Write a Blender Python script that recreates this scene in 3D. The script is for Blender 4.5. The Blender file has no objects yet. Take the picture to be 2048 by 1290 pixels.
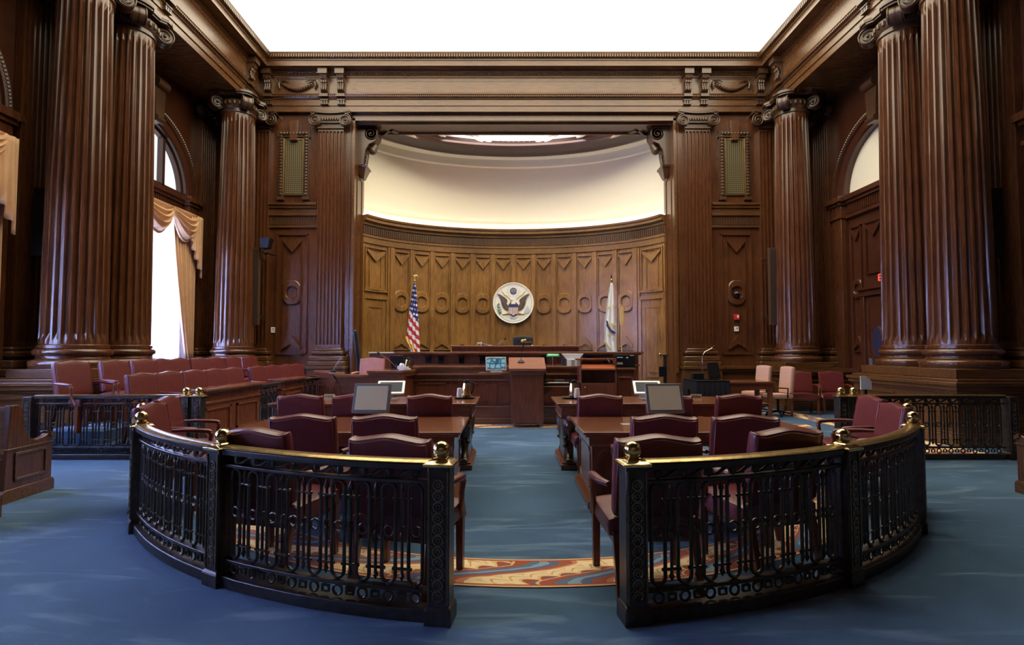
import bpy, math, random
from mathutils import Vector, Matrix
R = math.radians; PI = math.pi
S = bpy.context.scene; COL = S.collection
random.seed(7)
# ---------------------------------------------------------------- camera, world, light, exposure
TH = R(2.4); FPX = 1063.0; EYE = 1.55; CX = -0.165
cam = bpy.data.cameras.new('camera'); co = bpy.data.objects.new('camera', cam); COL.objects.link(co); S.camera = co
cam.sensor_width = 36; cam.lens = FPX*36/2048; cam.clip_start = .05; cam.clip_end = 100
co.location = (CX, 0, EYE); co.rotation_euler = (PI/2+TH, 0, 0)
PY = 700-FPX*math.tan(TH)
cam.shift_x = 7/2048; cam.shift_y = (PY-645)/2048
S.view_settings.view_transform = 'Standard'; S.view_settings.look = 'None'
S.view_settings.gamma = 1; S.view_settings.use_curve_mapping = False
S.view_settings.exposure = 0.0
w = bpy.data.worlds.new('world'); S.world = w; w.use_nodes = True
w.node_tree.nodes['Background'].inputs[0].default_value = (.5, .62, .9, 1)
w.node_tree.nodes['Background'].inputs[1].default_value = .25
SKYLIGHT = 5.1; WINDOW = 42.0; APSE_E = 6.0; COVE_W = 30.0
def area(name, loc, rot, sx, sy, power, col):
    l = bpy.data.lights.new(name, 'AREA'); l.shape = 'RECTANGLE'; l.size = sx; l.size_y = sy; l.energy = power; l.color = col
    o = bpy.data.objects.new(name, l); COL.objects.link(o); o.location = loc; o.rotation_euler = rot; return o

def W(x, y, Y):      # photograph pixel at room depth Y -> room x, z
    t = math.tan(math.atan((PY-y)/FPX)+TH); z = Y*t
    return (x-1017)/FPX*(Y*math.cos(TH)+z*math.sin(TH))+CX, EYE+z

# ---------------------------------------------------------------- materials
def nm(name):
    m = bpy.data.materials.new(name); m.use_nodes = True; n = m.node_tree; return m, n, n.nodes, n.links, n.nodes['Principled BSDF']
def plain(name, col, rough=.5, metal=0, coat=0, spec=.5, noise=0, nscale=30, bump=0, bscale=200):
    m, t, N, L, b = nm(name)
    b.inputs['Base Color'].default_value = (*col, 1); b.inputs['Roughness'].default_value = rough
    b.inputs['Metallic'].default_value = metal; b.inputs['Coat Weight'].default_value = coat
    b.inputs['Specular IOR Level'].default_value = spec
    if noise or bump: tc = N.new('ShaderNodeTexCoord')
    if noise:
        nz = N.new('ShaderNodeTexNoise'); nz.inputs['Scale'].default_value = nscale; nz.inputs['Detail'].default_value = 4
        L.new(tc.outputs['Object'], nz.inputs['Vector'])
        cr = N.new('ShaderNodeValToRGB'); L.new(nz.outputs['Fac'], cr.inputs[0])
        cr.color_ramp.elements[0].position = .3; cr.color_ramp.elements[1].position = .7
        cr.color_ramp.elements[0].color = (*[c*(1-noise) for c in col], 1)
        cr.color_ramp.elements[1].color = (*[min(1, c*(1+noise)) for c in col], 1)
        L.new(cr.outputs[0], b.inputs['Base Color'])
    if bump:
        n2 = N.new('ShaderNodeTexNoise'); n2.inputs['Scale'].default_value = bscale
        L.new(tc.outputs['Object'], n2.inputs['Vector'])
        bp = N.new('ShaderNodeBump'); bp.inputs['Strength'].default_value = bump; bp.inputs['Distance'].default_value = .01
        L.new(n2.outputs['Fac'], bp.inputs['Height']); L.new(bp.outputs[0], b.inputs['Normal'])
    return m
def wood(name, dark, light, rough=.32, axis='Z', coat=.25, sc=1.0):
    m, t, N, L, b = nm(name)
    tc = N.new('ShaderNodeTexCoord'); mp = N.new('ShaderNodeMapping'); L.new(tc.outputs['Object'], mp.inputs[0])
    s = {'Z': (14, 14, 1.3), 'X': (1.3, 14, 14), 'Y': (14, 1.3, 14)}[axis]
    mp.inputs['Scale'].default_value = [v*sc for v in s]
    nz = N.new('ShaderNodeTexNoise'); nz.inputs['Scale'].default_value = 2.2; nz.inputs['Detail'].default_value = 7
    nz.inputs['Roughness'].default_value = .65; nz.inputs['Distortion'].default_value = .6; L.new(mp.outputs[0], nz.inputs['Vector'])
    n2 = N.new('ShaderNodeTexNoise'); n2.inputs['Scale'].default_value = .9; n2.inputs['Detail'].default_value = 2
    L.new(tc.outputs['Object'], n2.inputs['Vector'])
    mx = N.new('ShaderNodeMath'); mx.operation = 'ADD'; m2 = N.new('ShaderNodeMath'); m2.operation = 'MULTIPLY'; m2.inputs[1].default_value = .45
    L.new(n2.outputs['Fac'], m2.inputs[0]); L.new(nz.outputs['Fac'], mx.inputs[0]); L.new(m2.outputs[0], mx.inputs[1])
    cr = N.new('ShaderNodeValToRGB'); L.new(mx.outputs[0], cr.inputs[0])
    cr.color_ramp.elements[0].position = .5; cr.color_ramp.elements[1].position = .92
    cr.color_ramp.elements[0].color = (*dark, 1); cr.color_ramp.elements[1].color = (*light, 1)
    L.new(cr.outputs[0], b.inputs['Base Color'])
    b.inputs['Roughness'].default_value = rough; b.inputs['Coat Weight'].default_value = coat; b.inputs['Coat Roughness'].default_value = .18
    bp = N.new('ShaderNodeBump'); bp.inputs['Strength'].default_value = .12; bp.inputs['Distance'].default_value = .004
    L.new(nz.outputs['Fac'], bp.inputs['Height']); L.new(bp.outputs[0], b.inputs['Normal'])
    return m
def emis(name, col, st):
    m, t, N, L, b = nm(name); N.remove(b); e = N.new('ShaderNodeEmission'); e.inputs[0].default_value = (*col, 1); e.inputs[1].default_value = st
    L.new(e.outputs[0], N['Material Output'].inputs[0]); return m
OAK = wood('oak_amber', (.115, .046, .010), (.34, .165, .042), .36)
OAKX = wood('oak_amber_across', (.10, .042, .010), (.27, .13, .036), .34, 'X')
MAH = wood('stained_oak', (.050, .015, .006), (.125, .043, .015), .25)
MAHX = wood('stained_oak_across', (.058, .022, .007), (.14, .058, .018), .27, 'X')
MAHY = wood('stained_oak_side_shaded', (.036, .010, .005), (.088, .028, .011), .28, 'Y')  # darker copy of the stain, side-wall shade put into its colour
CARV = wood('carved_oak', (.035, .014, .006), (.09, .042, .019), .33, sc=2)
CHER = wood('cherry', (.12, .038, .016), (.24, .080, .034), .2, 'X', .5)
CHERZ = wood('cherry_upright', (.095, .024, .011), (.20, .055, .024), .24, 'Z', .4)
BRONZE = plain('dark_bronze', (.050, .040, .034), .36, .55, noise=.3, nscale=18)
BRASS = plain('polished_brass', (.66, .50, .24), .15, 1, noise=.12, nscale=20)
BRASSD = plain('aged_brass', (.42, .29, .12), .3, 1, noise=.3)
LEATH = plain('burgundy_leather', (.12, .019, .021), .36, 0, .12, noise=.16, nscale=7, bump=.15, bscale=180)
PIPE = plain('burgundy_piping', (.20, .04, .04), .3, 0, .2)
PINK = plain('dusty_pink_leather', (.45, .20, .19), .42, noise=.08, nscale=6)
BEIGE = plain('pink_beige_fabric', (.55, .32, .26), .8, noise=.1)
BLK = plain('black_plastic', (.008, .008, .009), .42, spec=.25)
BLKL = plain('black_leather', (.014, .014, .017), .33, noise=.3, nscale=10)
CREAM = plain('cream_plaster', (.88, .81, .63), .85, noise=.035, nscale=60)
WHITEP = plain('white_plaster', (.86, .84, .79), .8)
WHT = plain('white_plastic', (.8, .8, .8), .4)
SILV = plain('silver_plastic', (.45, .47, .50), .32, .4)
STEEL = plain('brushed_steel', (.62, .60, .56), .22, 1)
GREYG = plain('grey_monitor_bezel', (.16, .17, .16), .4)
SCRB = plain('matte_grey_screen', (.76, .70, .46), .5, spec=.25)
RED = plain('red_plastic', (.55, .02, .02), .35)
GOLD = plain('gold_paint', (.62, .43, .12), .38, .5)
NAVY = plain('navy_paint', (.03, .035, .11), .5)
WPAINT = plain('white_paint', (.90, .87, .80), .45)
DKBRN = plain('dark_brown_paint', (.10, .06, .045), .6)
GREENP = plain('green_paint', (.07, .17, .10), .6)
BLKC = plain('black_cloth', (.007, .007, .012), .9, spec=.1)
PAPER = plain('white_paper', (.85, .85, .85), .7)
PINE = wood('pale_pine', (.50, .30, .12), (.68, .46, .22), .4)
RUB = plain('dark_rubber', (.02, .02, .02), .7)
DRAPE = plain('gold_drape', (.62, .37, .20), .72, noise=.08, nscale=5, bump=.1)
def mesh_grille(name):
    m, t, N, L, b = nm(name); tc = N.new('ShaderNodeTexCoord')
    mp = N.new('ShaderNodeMapping'); mp.inputs['Scale'].default_value = (17, 17, 17); L.new(tc.outputs['Object'], mp.inputs[0])
    sx = N.new('ShaderNodeSeparateXYZ'); L.new(mp.outputs[0], sx.inputs[0])
    outs = []
    for a in (0, 2):
        f = N.new('ShaderNodeMath'); f.operation = 'FRACT'; L.new(sx.outputs[a], f.inputs[0])
        g = N.new('ShaderNodeMath'); g.operation = 'LESS_THAN'; g.inputs[1].default_value = .26; L.new(f.outputs[0], g.inputs[0]); outs.append(g)
    mm = N.new('ShaderNodeMath'); mm.operation = 'MAXIMUM'; L.new(outs[0].outputs[0], mm.inputs[0]); L.new(outs[1].outputs[0], mm.inputs[1])
    mx = N.new('ShaderNodeMix'); mx.data_type = 'RGBA'; L.new(mm.outputs[0], mx.inputs[0])
    mx.inputs[6].default_value = (.02, .018, .012, 1); mx.inputs[7].default_value = (.19, .145, .06, 1)
    L.new(mx.outputs[2], b.inputs['Base Color']); b.inputs['Roughness'].default_value = .45; return m
GRIL = mesh_grille('woven_brass_mesh')
def carpet():
    m, t, N, L, b = nm('blue_carpet'); tc = N.new('ShaderNodeTexCoord')
    n1 = N.new('ShaderNodeTexNoise'); n1.inputs['Scale'].default_value = .9; n1.inputs['Detail'].default_value = 5; L.new(tc.outputs['Object'], n1.inputs['Vector'])
    mp = N.new('ShaderNodeMapping'); mp.inputs['Rotation'].default_value = (0, 0, .5); mp.inputs['Scale'].default_value = (.9, 4.2, 1); L.new(tc.outputs['Object'], mp.inputs[0])
    n2 = N.new('ShaderNodeTexNoise'); n2.inputs['Scale'].default_value = 1.0; n2.inputs['Detail'].default_value = 6; n2.inputs['Distortion'].default_value = 1.2; L.new(mp.outputs[0], n2.inputs['Vector'])
    n3 = N.new('ShaderNodeTexNoise'); n3.inputs['Scale'].default_value = 260; L.new(tc.outputs['Object'], n3.inputs['Vector'])
    c1 = N.new('ShaderNodeValToRGB'); L.new(n1.outputs['Fac'], c1.inputs[0])
    c1.color_ramp.elements[0].color = (.029, .078, .155, 1); c1.color_ramp.elements[1].color = (.046, .112, .205, 1)
    c1.color_ramp.elements[0].position = .35; c1.color_ramp.elements[1].position = .65
    c2 = N.new('ShaderNodeValToRGB'); L.new(n2.outputs['Fac'], c2.inputs[0]); c2.color_ramp.elements[0].position = .54; c2.color_ramp.elements[1].position = .68
    c2.color_ramp.elements[0].color = (0, 0, 0, 1); c2.color_ramp.elements[1].color = (.55, .55, .55, 1)
    mx = N.new('ShaderNodeMix'); mx.data_type = 'RGBA'; L.new(c2.outputs[0], mx.inputs[0]); L.new(c1.outputs[0], mx.inputs[6]); mx.inputs[7].default_value = (.17, .27, .39, 1)
    L.new(mx.outputs[2], b.inputs['Base Color']); b.inputs['Roughness'].default_value = .95; b.inputs['Specular IOR Level'].default_value = .15
    b.inputs['Sheen Weight'].default_value = .2
    bp = N.new('ShaderNodeBump'); bp.inputs['Strength'].default_value = .5; bp.inputs['Distance'].default_value = .006; L.new(n3.outputs['Fac'], bp.inputs['Height']); L.new(bp.outputs[0], b.inputs['Normal'])
    return m
CARPET = carpet()
def border_mat():
    m, t, N, L, b = nm('leaf_scroll_carpet_border'); uv = N.new('ShaderNodeUVMap'); sp = N.new('ShaderNodeSeparateXYZ'); L.new(uv.outputs[0], sp.inputs[0])
    def M(op, a, c, d=None):
        n = N.new('ShaderNodeMath'); n.operation = op
        for i, v in enumerate((a, c, d)):
            if v is None: continue
            if isinstance(v, (int, float)): n.inputs[i].default_value = v
            else: L.new(v, n.inputs[i])
        return n.outputs[0]
    u, v = sp.outputs[0], sp.outputs[1]
    nz = N.new('ShaderNodeTexNoise'); nz.inputs['Scale'].default_value = 6; nz.inputs['Detail'].default_value = 1; L.new(uv.outputs[0], nz.inputs['Vector'])
    vc = M('SUBTRACT', v, .5)
    bend = M('MULTIPLY', M('SINE', M('MULTIPLY', vc, 4.2), 0), .42)
    ph = M('ADD', M('ADD', M('MULTIPLY', u, 1.02), M('MULTIPLY', bend, -1)), M('MULTIPLY', M('SUBTRACT', nz.outputs['Fac'], .5), .10))
    saw = M('FRACT', ph, 0)
    # leaf lobes fringe the bands
    lob = M('MULTIPLY', M('ABSOLUTE', M('SINE', M('ADD', M('MULTIPLY', u, 15), M('MULTIPLY', v, 10)), 0), 0), .16)
    t2 = M('FRACT', M('ADD', saw, M('MULTIPLY', lob, M('LESS_THAN', saw, .44))), 0)
    cr = N.new('ShaderNodeValToRGB'); cr.color_ramp.interpolation = 'CONSTANT'; L.new(t2, cr.inputs[0])
    stops = [(0, (.72, .50, .27)), (.12, (.80, .64, .40)), (.24, (.62, .36, .15)), (.28, (.80, .62, .38)), (.40, (.70, .47, .24)), (.46, (.33, .09, .06)), (.56, (.10, .17, .28)), (.64, (.24, .33, .42)), (.72, (.10, .14, .26)), (.80, (.34, .10, .07)), (.90, (.55, .22, .13)), (.95, (.78, .60, .36))]
    e = cr.color_ramp.elements
    while len(e) < len(stops): e.new(.5)
    for k, (p, c) in enumerate(stops): e[k].position = p; e[k].color = (*c, 1)
    c2 = N.new('ShaderNodeValToRGB'); c2.color_ramp.interpolation = 'CONSTANT'; L.new(v, c2.inputs[0]); e = c2.color_ramp.elements
    st = [(0, 1), (.045, .5), (.085, 0), (.915, .5), (.955, 1)]
    while len(e) < len(st): e.new(.5)
    for k, (p, g) in enumerate(st): e[k].position = p; e[k].color = (g, g, g, 1)
    gt = M('GREATER_THAN', c2.outputs[0], .1)
    edge = N.new('ShaderNodeMix'); edge.data_type = 'RGBA'; L.new(c2.outputs[0], edge.inputs[0]); edge.inputs[6].default_value = (-.0, .0, .0, 1); edge.inputs[7].default_value = (.62, .40, .20, 1)
    edge.inputs[6].default_value = (.38, .08, .05, 1)
    g8 = M('GREATER_THAN', c2.outputs[0], .8); L.new(g8, edge.inputs[0])
    mx = N.new('ShaderNodeMix'); mx.data_type = 'RGBA'; L.new(gt, mx.inputs[0]); L.new(cr.outputs[0], mx.inputs[6]); L.new(edge.outputs[2], mx.inputs[7])
    L.new(mx.outputs[2], b.inputs['Base Color']); b.inputs['Roughness'].default_value = .95; b.inputs['Specular IOR Level'].default_value = .15
    return m
BORDER = border_mat()
def sheer():
    m, t, N, L, b = nm('white_sheer'); N.remove(b)
    tr = N.new('ShaderNodeBsdfTranslucent'); tr.inputs[0].default_value = (.9, .93, 1, 1); d = N.new('ShaderNodeBsdfDiffuse'); d.inputs[0].default_value = (.85, .87, .9, 1)
    mx = N.new('ShaderNodeMixShader'); mx.inputs[0].default_value = .3; L.new(tr.outputs[0], mx.inputs[1]); L.new(d.outputs[0], mx.inputs[2])
    L.new(mx.outputs[0], N['Material Output'].inputs[0]); return m
SHEER = sheer()

# ---------------------------------------------------------------- mesh builder
class MB:
    def __init__(s): s.V = []; s.F = []; s.T = None
    def add(s, vs, fs):
        o = len(s.V)
        if s.T is not None: vs = [s.T @ Vector(v) for v in vs]
        s.V += [tuple(v) for v in vs]; s.F += [tuple(i+o for i in f) for f in fs]; return s
    def box(s, x0, x1, y0, y1, z0, z1):
        return s.add([(x0,y0,z0),(x1,y0,z0),(x1,y1,z0),(x0,y1,z0),(x0,y0,z1),(x1,y0,z1),(x1,y1,z1),(x0,y1,z1)],
              [(0,3,2,1),(4,5,6,7),(0,1,5,4),(1,2,6,5),(2,3,7,6),(3,0,4,7)])
    def cbox(s, c, d): return s.box(c[0]-d[0]/2, c[0]+d[0]/2, c[1]-d[1]/2, c[1]+d[1]/2, c[2]-d[2]/2, c[2]+d[2]/2)
    def frus(s, c, a, z0, b, z1):   # square frustum, half sizes a=(x,y) to b=(x,y)
        x, y = c[0], c[1]
        return s.add([(x-a[0],y-a[1],z0),(x+a[0],y-a[1],z0),(x+a[0],y+a[1],z0),(x-a[0],y+a[1],z0),(x-b[0],y-b[1],z1),(x+b[0],y-b[1],z1),(x+b[0],y+b[1],z1),(x-b[0],y+b[1],z1)],
              [(0,3,2,1),(4,5,6,7),(0,1,5,4),(1,2,6,5),(2,3,7,6),(3,0,4,7)])
    def prism(s, poly, d0, d1, plane='xz'):   # polygon extruded along the third axis
        f = {'xz': lambda p, d: (p[0], d, p[1]), 'xy': lambda p, d: (p[0], p[1], d), 'yz': lambda p, d: (d, p[0], p[1])}[plane]
        n = len(poly); vs = [f(p, d0) for p in poly]+[f(p, d1) for p in poly]
        fs = [tuple(range(n)), tuple(range(2*n-1, n-1, -1))]+[(i, n+i, n+(i+1) % n, (i+1) % n) for i in range(n)]
        return s.add(vs, fs)
    def lathe(s, prof, n=24, c=(0, 0, 0), cap=True):
        vs = []; fs = []
        for r, z in prof:
            for k in range(n):
                a = 2*PI*k/n; vs.append((c[0]+r*math.cos(a), c[1]+r*math.sin(a), c[2]+z))
        for i in range(len(prof)-1):
            for k in range(n):
                k2 = (k+1) % n; fs.append((i*n+k, i*n+k2, (i+1)*n+k2, (i+1)*n+k))
        if cap: fs.append(tuple(range(n-1, -1, -1))); fs.append(tuple(range((len(prof)-1)*n, len(prof)*n)))
        return s.add(vs, fs)
    def ball(s, c, r, n=20, sc=(1, 1, 1)):
        m = n//2; pr = [(max(1e-4, math.sin(PI*i/m)), -math.cos(PI*i/m)) for i in range(m+1)]; vs = []; fs = []
        for q, z in pr:
            for k in range(n): a = 2*PI*k/n; vs.append((c[0]+r*sc[0]*q*math.cos(a), c[1]+r*sc[1]*q*math.sin(a), c[2]+r*sc[2]*z))
        for i in range(m):
            for k in range(n): k2 = (k+1) % n; fs.append((i*n+k, i*n+k2, (i+1)*n+k2, (i+1)*n+k))
        return s.add(vs, fs)
    def tube(s, pts, r, n=8, closed=False, up=None, cap=True):
        P = [Vector(p) for p in pts]; L = len(P); rr = r if isinstance(r, (list, tuple)) else [r]*L; vs = []; fs = []
        N = None
        for i in range(L):
            if closed: T = (P[(i+1) % L]-P[i-1])
            else: T = P[min(i+1, L-1)]-P[max(i-1, 0)]
            T = T.normalized() if T.length > 1e-9 else Vector((0, 0, 1))
            if N is None:
                N = T.orthogonal().normalized() if up is None else (Vector(up)-T*T.dot(Vector(up))).normalized()
            else:
                N = (N-T*T.dot(N)); N = N.normalized() if N.length > 1e-6 else T.orthogonal().normalized()
            B = T.cross(N)
            for k in range(n):
                a = 2*PI*(k+.5)/n; vs.append(P[i]+(N*math.cos(a)+B*math.sin(a))*rr[i])
        m = L if closed else L-1
        for i in range(m):
            j = (i+1) % L
            for k in range(n): k2 = (k+1) % n; fs.append((i*n+k, i*n+k2, j*n+k2, j*n+k))
        if not closed and cap: fs.append(tuple(range(n-1, -1, -1))); fs.append(tuple(range((L-1)*n, L*n)))
        return s.add(vs, fs)
    def ring(s, c, rad, r, ax='y', n=20, m=6):
        pts = []
        for k in range(n):
            a = 2*PI*k/n; u, v = rad*math.cos(a), rad*math.sin(a)
            pts.append({'y': (c[0]+u, c[1], c[2]+v), 'x': (c[0], c[1]+u, c[2]+v), 'z': (c[0]+u, c[1]+v, c[2])}[ax])
        return s.tube(pts, r, m, True)
    def rod(s, a, b, r, n=10): return s.tube([a, b], r, n)
    def sweep(s, prof, path, closed=False):
        # prof [(o, z)], o measured to the left of travel; path [(x, y)]
        P = [Vector(p) for p in path]; L = len(P); n = len(prof); vs = []; fs = []
        for i in range(L):
            a = P[i]-P[i-1] if (i > 0 or closed) else P[1]-P[0]
            b = P[(i+1) % L]-P[i] if (i < L-1 or closed) else a
            a = a.normalized(); b = b.normalized(); na = Vector((-a.y, a.x)); nb = Vector((-b.y, b.x)); nn = na+nb
            nn = nn/ (nn.length_squared/2) if nn.length > 1e-6 else na
            for o, z in prof: vs.append((P[i].x+nn.x*o, P[i].y+nn.y*o, z))
        for i in range(L if closed else L-1):
            j = (i+1) % L
            for k in range(n): k2 = (k+1) % n; fs.append((i*n+k, j*n+k, j*n+k2, i*n+k2))
        if not closed: fs.append(tuple(range(n))); fs.append(tuple(range(L*n-1, (L-1)*n-1, -1)))
        return s.add(vs, fs)
    def build(s, name, mat, parent=None, loc=None, rot=None, smooth=30, bevel=0, bend=None, kind=None):
        me = bpy.data.meshes.new(name)
        V = s.V if bend is None else [bend(*v) for v in s.V]
        me.from_pydata(V, [], s.F); me.validate()
        import bmesh
        bm = bmesh.new(); bm.from_mesh(me); bmesh.ops.recalc_face_normals(bm, faces=bm.faces); bm.to_mesh(me); bm.free()
        if smooth: me.shade_smooth(); me.set_sharp_from_angle(angle=R(smooth))
        me.materials.append(mat); o = bpy.data.objects.new(name, me); COL.objects.link(o)
        if parent: o.parent = parent
        if loc: o.location = loc
        if rot: o.rotation_euler = rot
        if bevel:
            b = o.modifiers.new('bevel', 'BEVEL'); b.width = bevel; b.segments = 2; b.limit_method = 'ANGLE'; b.angle_limit = R(50)
        if kind: o['kind'] = kind
        return o
def tag(o, label, cat, group=None, kind=None):
    o['label'] = label; o['category'] = cat
    if group: o['group'] = group
    if kind: o['kind'] = kind
    return o
def thing(name, label, cat, loc=(0, 0, 0), rz=0, group=None):
    o = bpy.data.objects.new(name, None); COL.objects.link(o); o.location = loc; o.rotation_euler = (0, 0, rz); o.empty_display_size = .1
    return tag(o, label, cat, group)
def struct(name, loc=(0, 0, 0)):
    o = bpy.data.objects.new(name, None); COL.objects.link(o); o.location = loc; o['kind'] = 'structure'; return o
def kids(o): return [c for c in list(bpy.data.objects) if c.parent == o]
TREE = {}
def dup(root, loc, rz, label=None, group=None):
    if root.name not in TREE: TREE[root.name] = [(c, kids(c)) for c in kids(root)]
    r = root.copy(); COL.objects.link(r); r.location = loc; r.rotation_euler = (0, 0, rz)
    if label: r['label'] = label
    if group: r['group'] = group
    for c0, gs in TREE[root.name]:
        c = c0.copy(); COL.objects.link(c); c.parent = r
        for g in gs:
            d = g.copy(); COL.objects.link(d); d.parent = c
    return r
def se(x, p): return math.copysign(abs(x)**p, x)
def cushion(w, h, t, topf=lambda u: 0, nx=20, nz=16, p=7):
    # upright cushion in the xz plane, thickness along y, origin at the bottom centre
    mb = MB(); vs = []; fs = []
    def sp(n): return [math.sin(PI/2*(2*i/n-1)) for i in range(n+1)]
    U, Vv = sp(nx), sp(nz)
    for side in (1, -1):
        for v in Vv:
            for u in U:
                k = max(0, (1-abs(u)**p))**(1/p)*max(0, (1-abs(v)**p))**(1/p)
                # corner rounding in the outline
                q = 1-.025*(abs(u)*abs(v))**12
                vs.append((u*w/2*q, side*t/2*(.25+.75*k) if k > 0 else side*t*.02, (v*q+1)/2*h+topf(u)*max(0, v)**2))
    W_ = nx+1; H_ = nz+1; o = W_*H_
    for j in range(nz):
        for i in range(nx):
            a = j*W_+i; fs.append((a, a+1, a+W_+1, a+W_)); fs.append((o+a, o+a+W_, o+a+W_+1, o+a+1))
    edge = [i for i in range(nx)]+[nx+j*W_ for j in range(nz)]+[nz*W_+nx-i for i in range(nx)]+[(nz-j)*W_ for j in range(nz)]
    for k in range(len(edge)):
        a, b = edge[k], edge[(k+1) % len(edge)]; fs.append((a, o+a, o+b, b))
    mb.add(vs, fs); return mb
def cyl_between(mb, a, b, r, n=12): return mb.tube([a, b], r, n)
def text_mesh(body, size, mat, parent, loc, rot, ext=.002, name='lettering'):
    c = bpy.data.curves.new('t', 'FONT'); c.body = body; c.size = size; c.extrude = ext; c.align_x = 'CENTER'; c.align_y = 'CENTER'
    o = bpy.data.objects.new('t', c); COL.objects.link(o)
    dg = bpy.context.evaluated_depsgraph_get(); me = bpy.data.meshes.new_from_object(o.evaluated_get(dg)); bpy.data.objects.remove(o)
    me.materials.clear(); me.materials.append(mat); q = bpy.data.objects.new(name, me); COL.objects.link(q); q.parent = parent; q.location = loc; q.rotation_euler = rot
    return q
# ================================================================ ROOM SHELL
YB = 15.1; XW = 8.67; XE = 7.3; ZA = 8.37; ZT = 9.85
# large lights: the laylight of the courtroom ceiling and the lamps of the apse
lay = MB().box(-6.81, 6.81, 6.0, 14.46, ZT+.40, ZT+.45).build('ceiling', emis('laylight_glass', (1.0, .90, .68), SKYLIGHT), smooth=0, kind='structure')
MB().box(-6.81, 6.81, -3.6, 6.0, ZT+.0, ZT+.08).build('ceiling', MAHX, smooth=0, kind='structure')  # unseen wood ceiling; laylight shortened to darken the floor near the camera
rv = MB(); rv.box(-6.95, -6.81, 5.9, 14.6, ZT, ZT+.45); rv.box(6.81, 6.95, 5.9, 14.6, ZT, ZT+.45); rv.box(-6.81, 6.81, 14.46, 14.6, ZT, ZT+.45); rv.box(-6.81, 6.81, 5.86, 6.0, ZT+.08, ZT+.45)
rv.build('trim_8', WHITEP, smooth=0, kind='structure')

fl = MB().box(-XW, XW, -3.6, 16.05, -.1, 0).build('floor', CARPET, smooth=0, kind='structure')
def EL(s, a=4.85, b=3.0, y0=15.2, _t={}):     # arc length from the crown of the apse -> point, inward normal
    if (a, b) not in _t:
        T = [(0, 0.)]; n = 800; L = 0; px, py = 0, b
        for i in range(1, n+1):
            th = PI/2*1.02*i/n; x, y = a*math.sin(th), b*math.cos(th); L += math.hypot(x-px, y-py); T.append((th, L)); px, py = x, y
        _t[(a, b)] = T
    T = _t[(a, b)]; q = abs(s); lo, hi = 0, len(T)-1
    while hi-lo > 1:
        m = (lo+hi)//2
        if T[m][1] < q: lo = m
        else: hi = m
    th = T[lo][0]+(T[hi][0]-T[lo][0])*(q-T[lo][1])/(T[hi][1]-T[lo][1]); sg = 1 if s >= 0 else -1
    n = Vector((math.sin(th)/a, math.cos(th)/b)).normalized()
    return Vector((sg*a*math.sin(th), y0+b*math.cos(th))), Vector((-sg*n.x, -n.y))
def AB(s, o, z): p, n = EL(s); return (p.x+n.x*o, p.y+n.y*o, z)
def ell(a, b, n=72, y0=15.2, k=1.0, rev=False):
    P = [(a*math.cos(PI*(1-k)/2+PI*k*i/n), y0+b*math.sin(PI*(1-k)/2+PI*k*i/n)) for i in range(n+1)]
    return P[::-1] if rev else P
# path right -> left over the apse; left of travel is towards the room
def fullell(a, b, n=96, y0=15.2):
    e = math.asin(min(1, (16.03-y0)/b)); return [(a*math.cos(e+(PI-2*e)*i/n), y0+b*math.sin(e+(PI-2*e)*i/n)) for i in range(n+1)]
wa = MB().sweep([(0, 0), (0, 5.66), (-.25, 5.66), (-.25, 0)], fullell(4.85, 3.0)).build('wall_apse', OAK, smooth=40, kind='structure')
MB().sweep([(-.06, 5.6), (-.04, 5.9), (-.08, 5.92), (-.08, 7.86), (-.02, 7.90), (-.02, 7.99), (-.02, 8.14), (.28, 8.14), (.28, 8.34), (-.3, 8.34), (-.3, 5.6)], fullell(4.85, 3.0)).build('wall_apse', CREAM, smooth=40, kind='structure')
# ring of dark moulding and apse ceiling
MB().sweep([(0, 8.16), (0, 8.34), (.80, 8.34), (.80, 8.24), (.72, 8.21), (.70, 8.13), (.60, 8.10), (.50, 8.15), (.42, 8.12), (.32, 8.07), (.12, 8.07), (.06, 8.12)],
     fullell(4.45, 2.6)).build('trim_1', plain('dark_ring_wood', (.055, .024, .016), .4), smooth=30, kind='structure')
ac = MB(); ac.box(-4.9, 4.9, 16.05, 18.4, 8.36, 8.44)
ac.build('ceiling', WHITEP, smooth=0, kind='structure')
med = thing('ceiling_medallion', 'round white glowing ribbed medallion in the apse ceiling', 'ceiling light', (0, 15.45, 8.30))
def half(rx, ry, n=40):
    e = math.asin(.62/ry); return [(rx*math.cos(e+(PI-2*e)*i/n), ry*math.sin(e+(PI-2*e)*i/n)) for i in range(n+1)]
MB().prism(half(1.40, 1.72), .03, .06, 'xy').build('glass_disc', emis('glowing_medallion', (.93, .95, 1), 1.15), med)
g_ = MB()
for k, (rx, ry) in enumerate(((1.47, 1.79), (1.62, 1.92))): g_.tube([(x, y, .03) for x, y in half(rx, ry)], .05, 8)
for k in range(5, 20):
    a = PI*k/24; 
    if 1.7*math.sin(a) > .66: g_.rod((.66/math.tan(a), .66, .03), (1.38*math.cos(a), 1.7*math.sin(a), .03), .012, 5)
g_.build('plaster_ring', WHITEP, med)
cr_ = MB()
for sx in (-1, 1):
    for r0 in (1.9, 2.6):
        cr_.sweep([(0, 8.36), (.0, 8.30), (.09, 8.30), (.09, 8.36)], [(sx*(r0*math.cos(t)), 15.3+r0*.92*math.sin(t)) for t in [R(8+i*6) for i in range(9)]])
cr_.build('trim_2', WHITEP, smooth=30, kind='structure')
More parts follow.
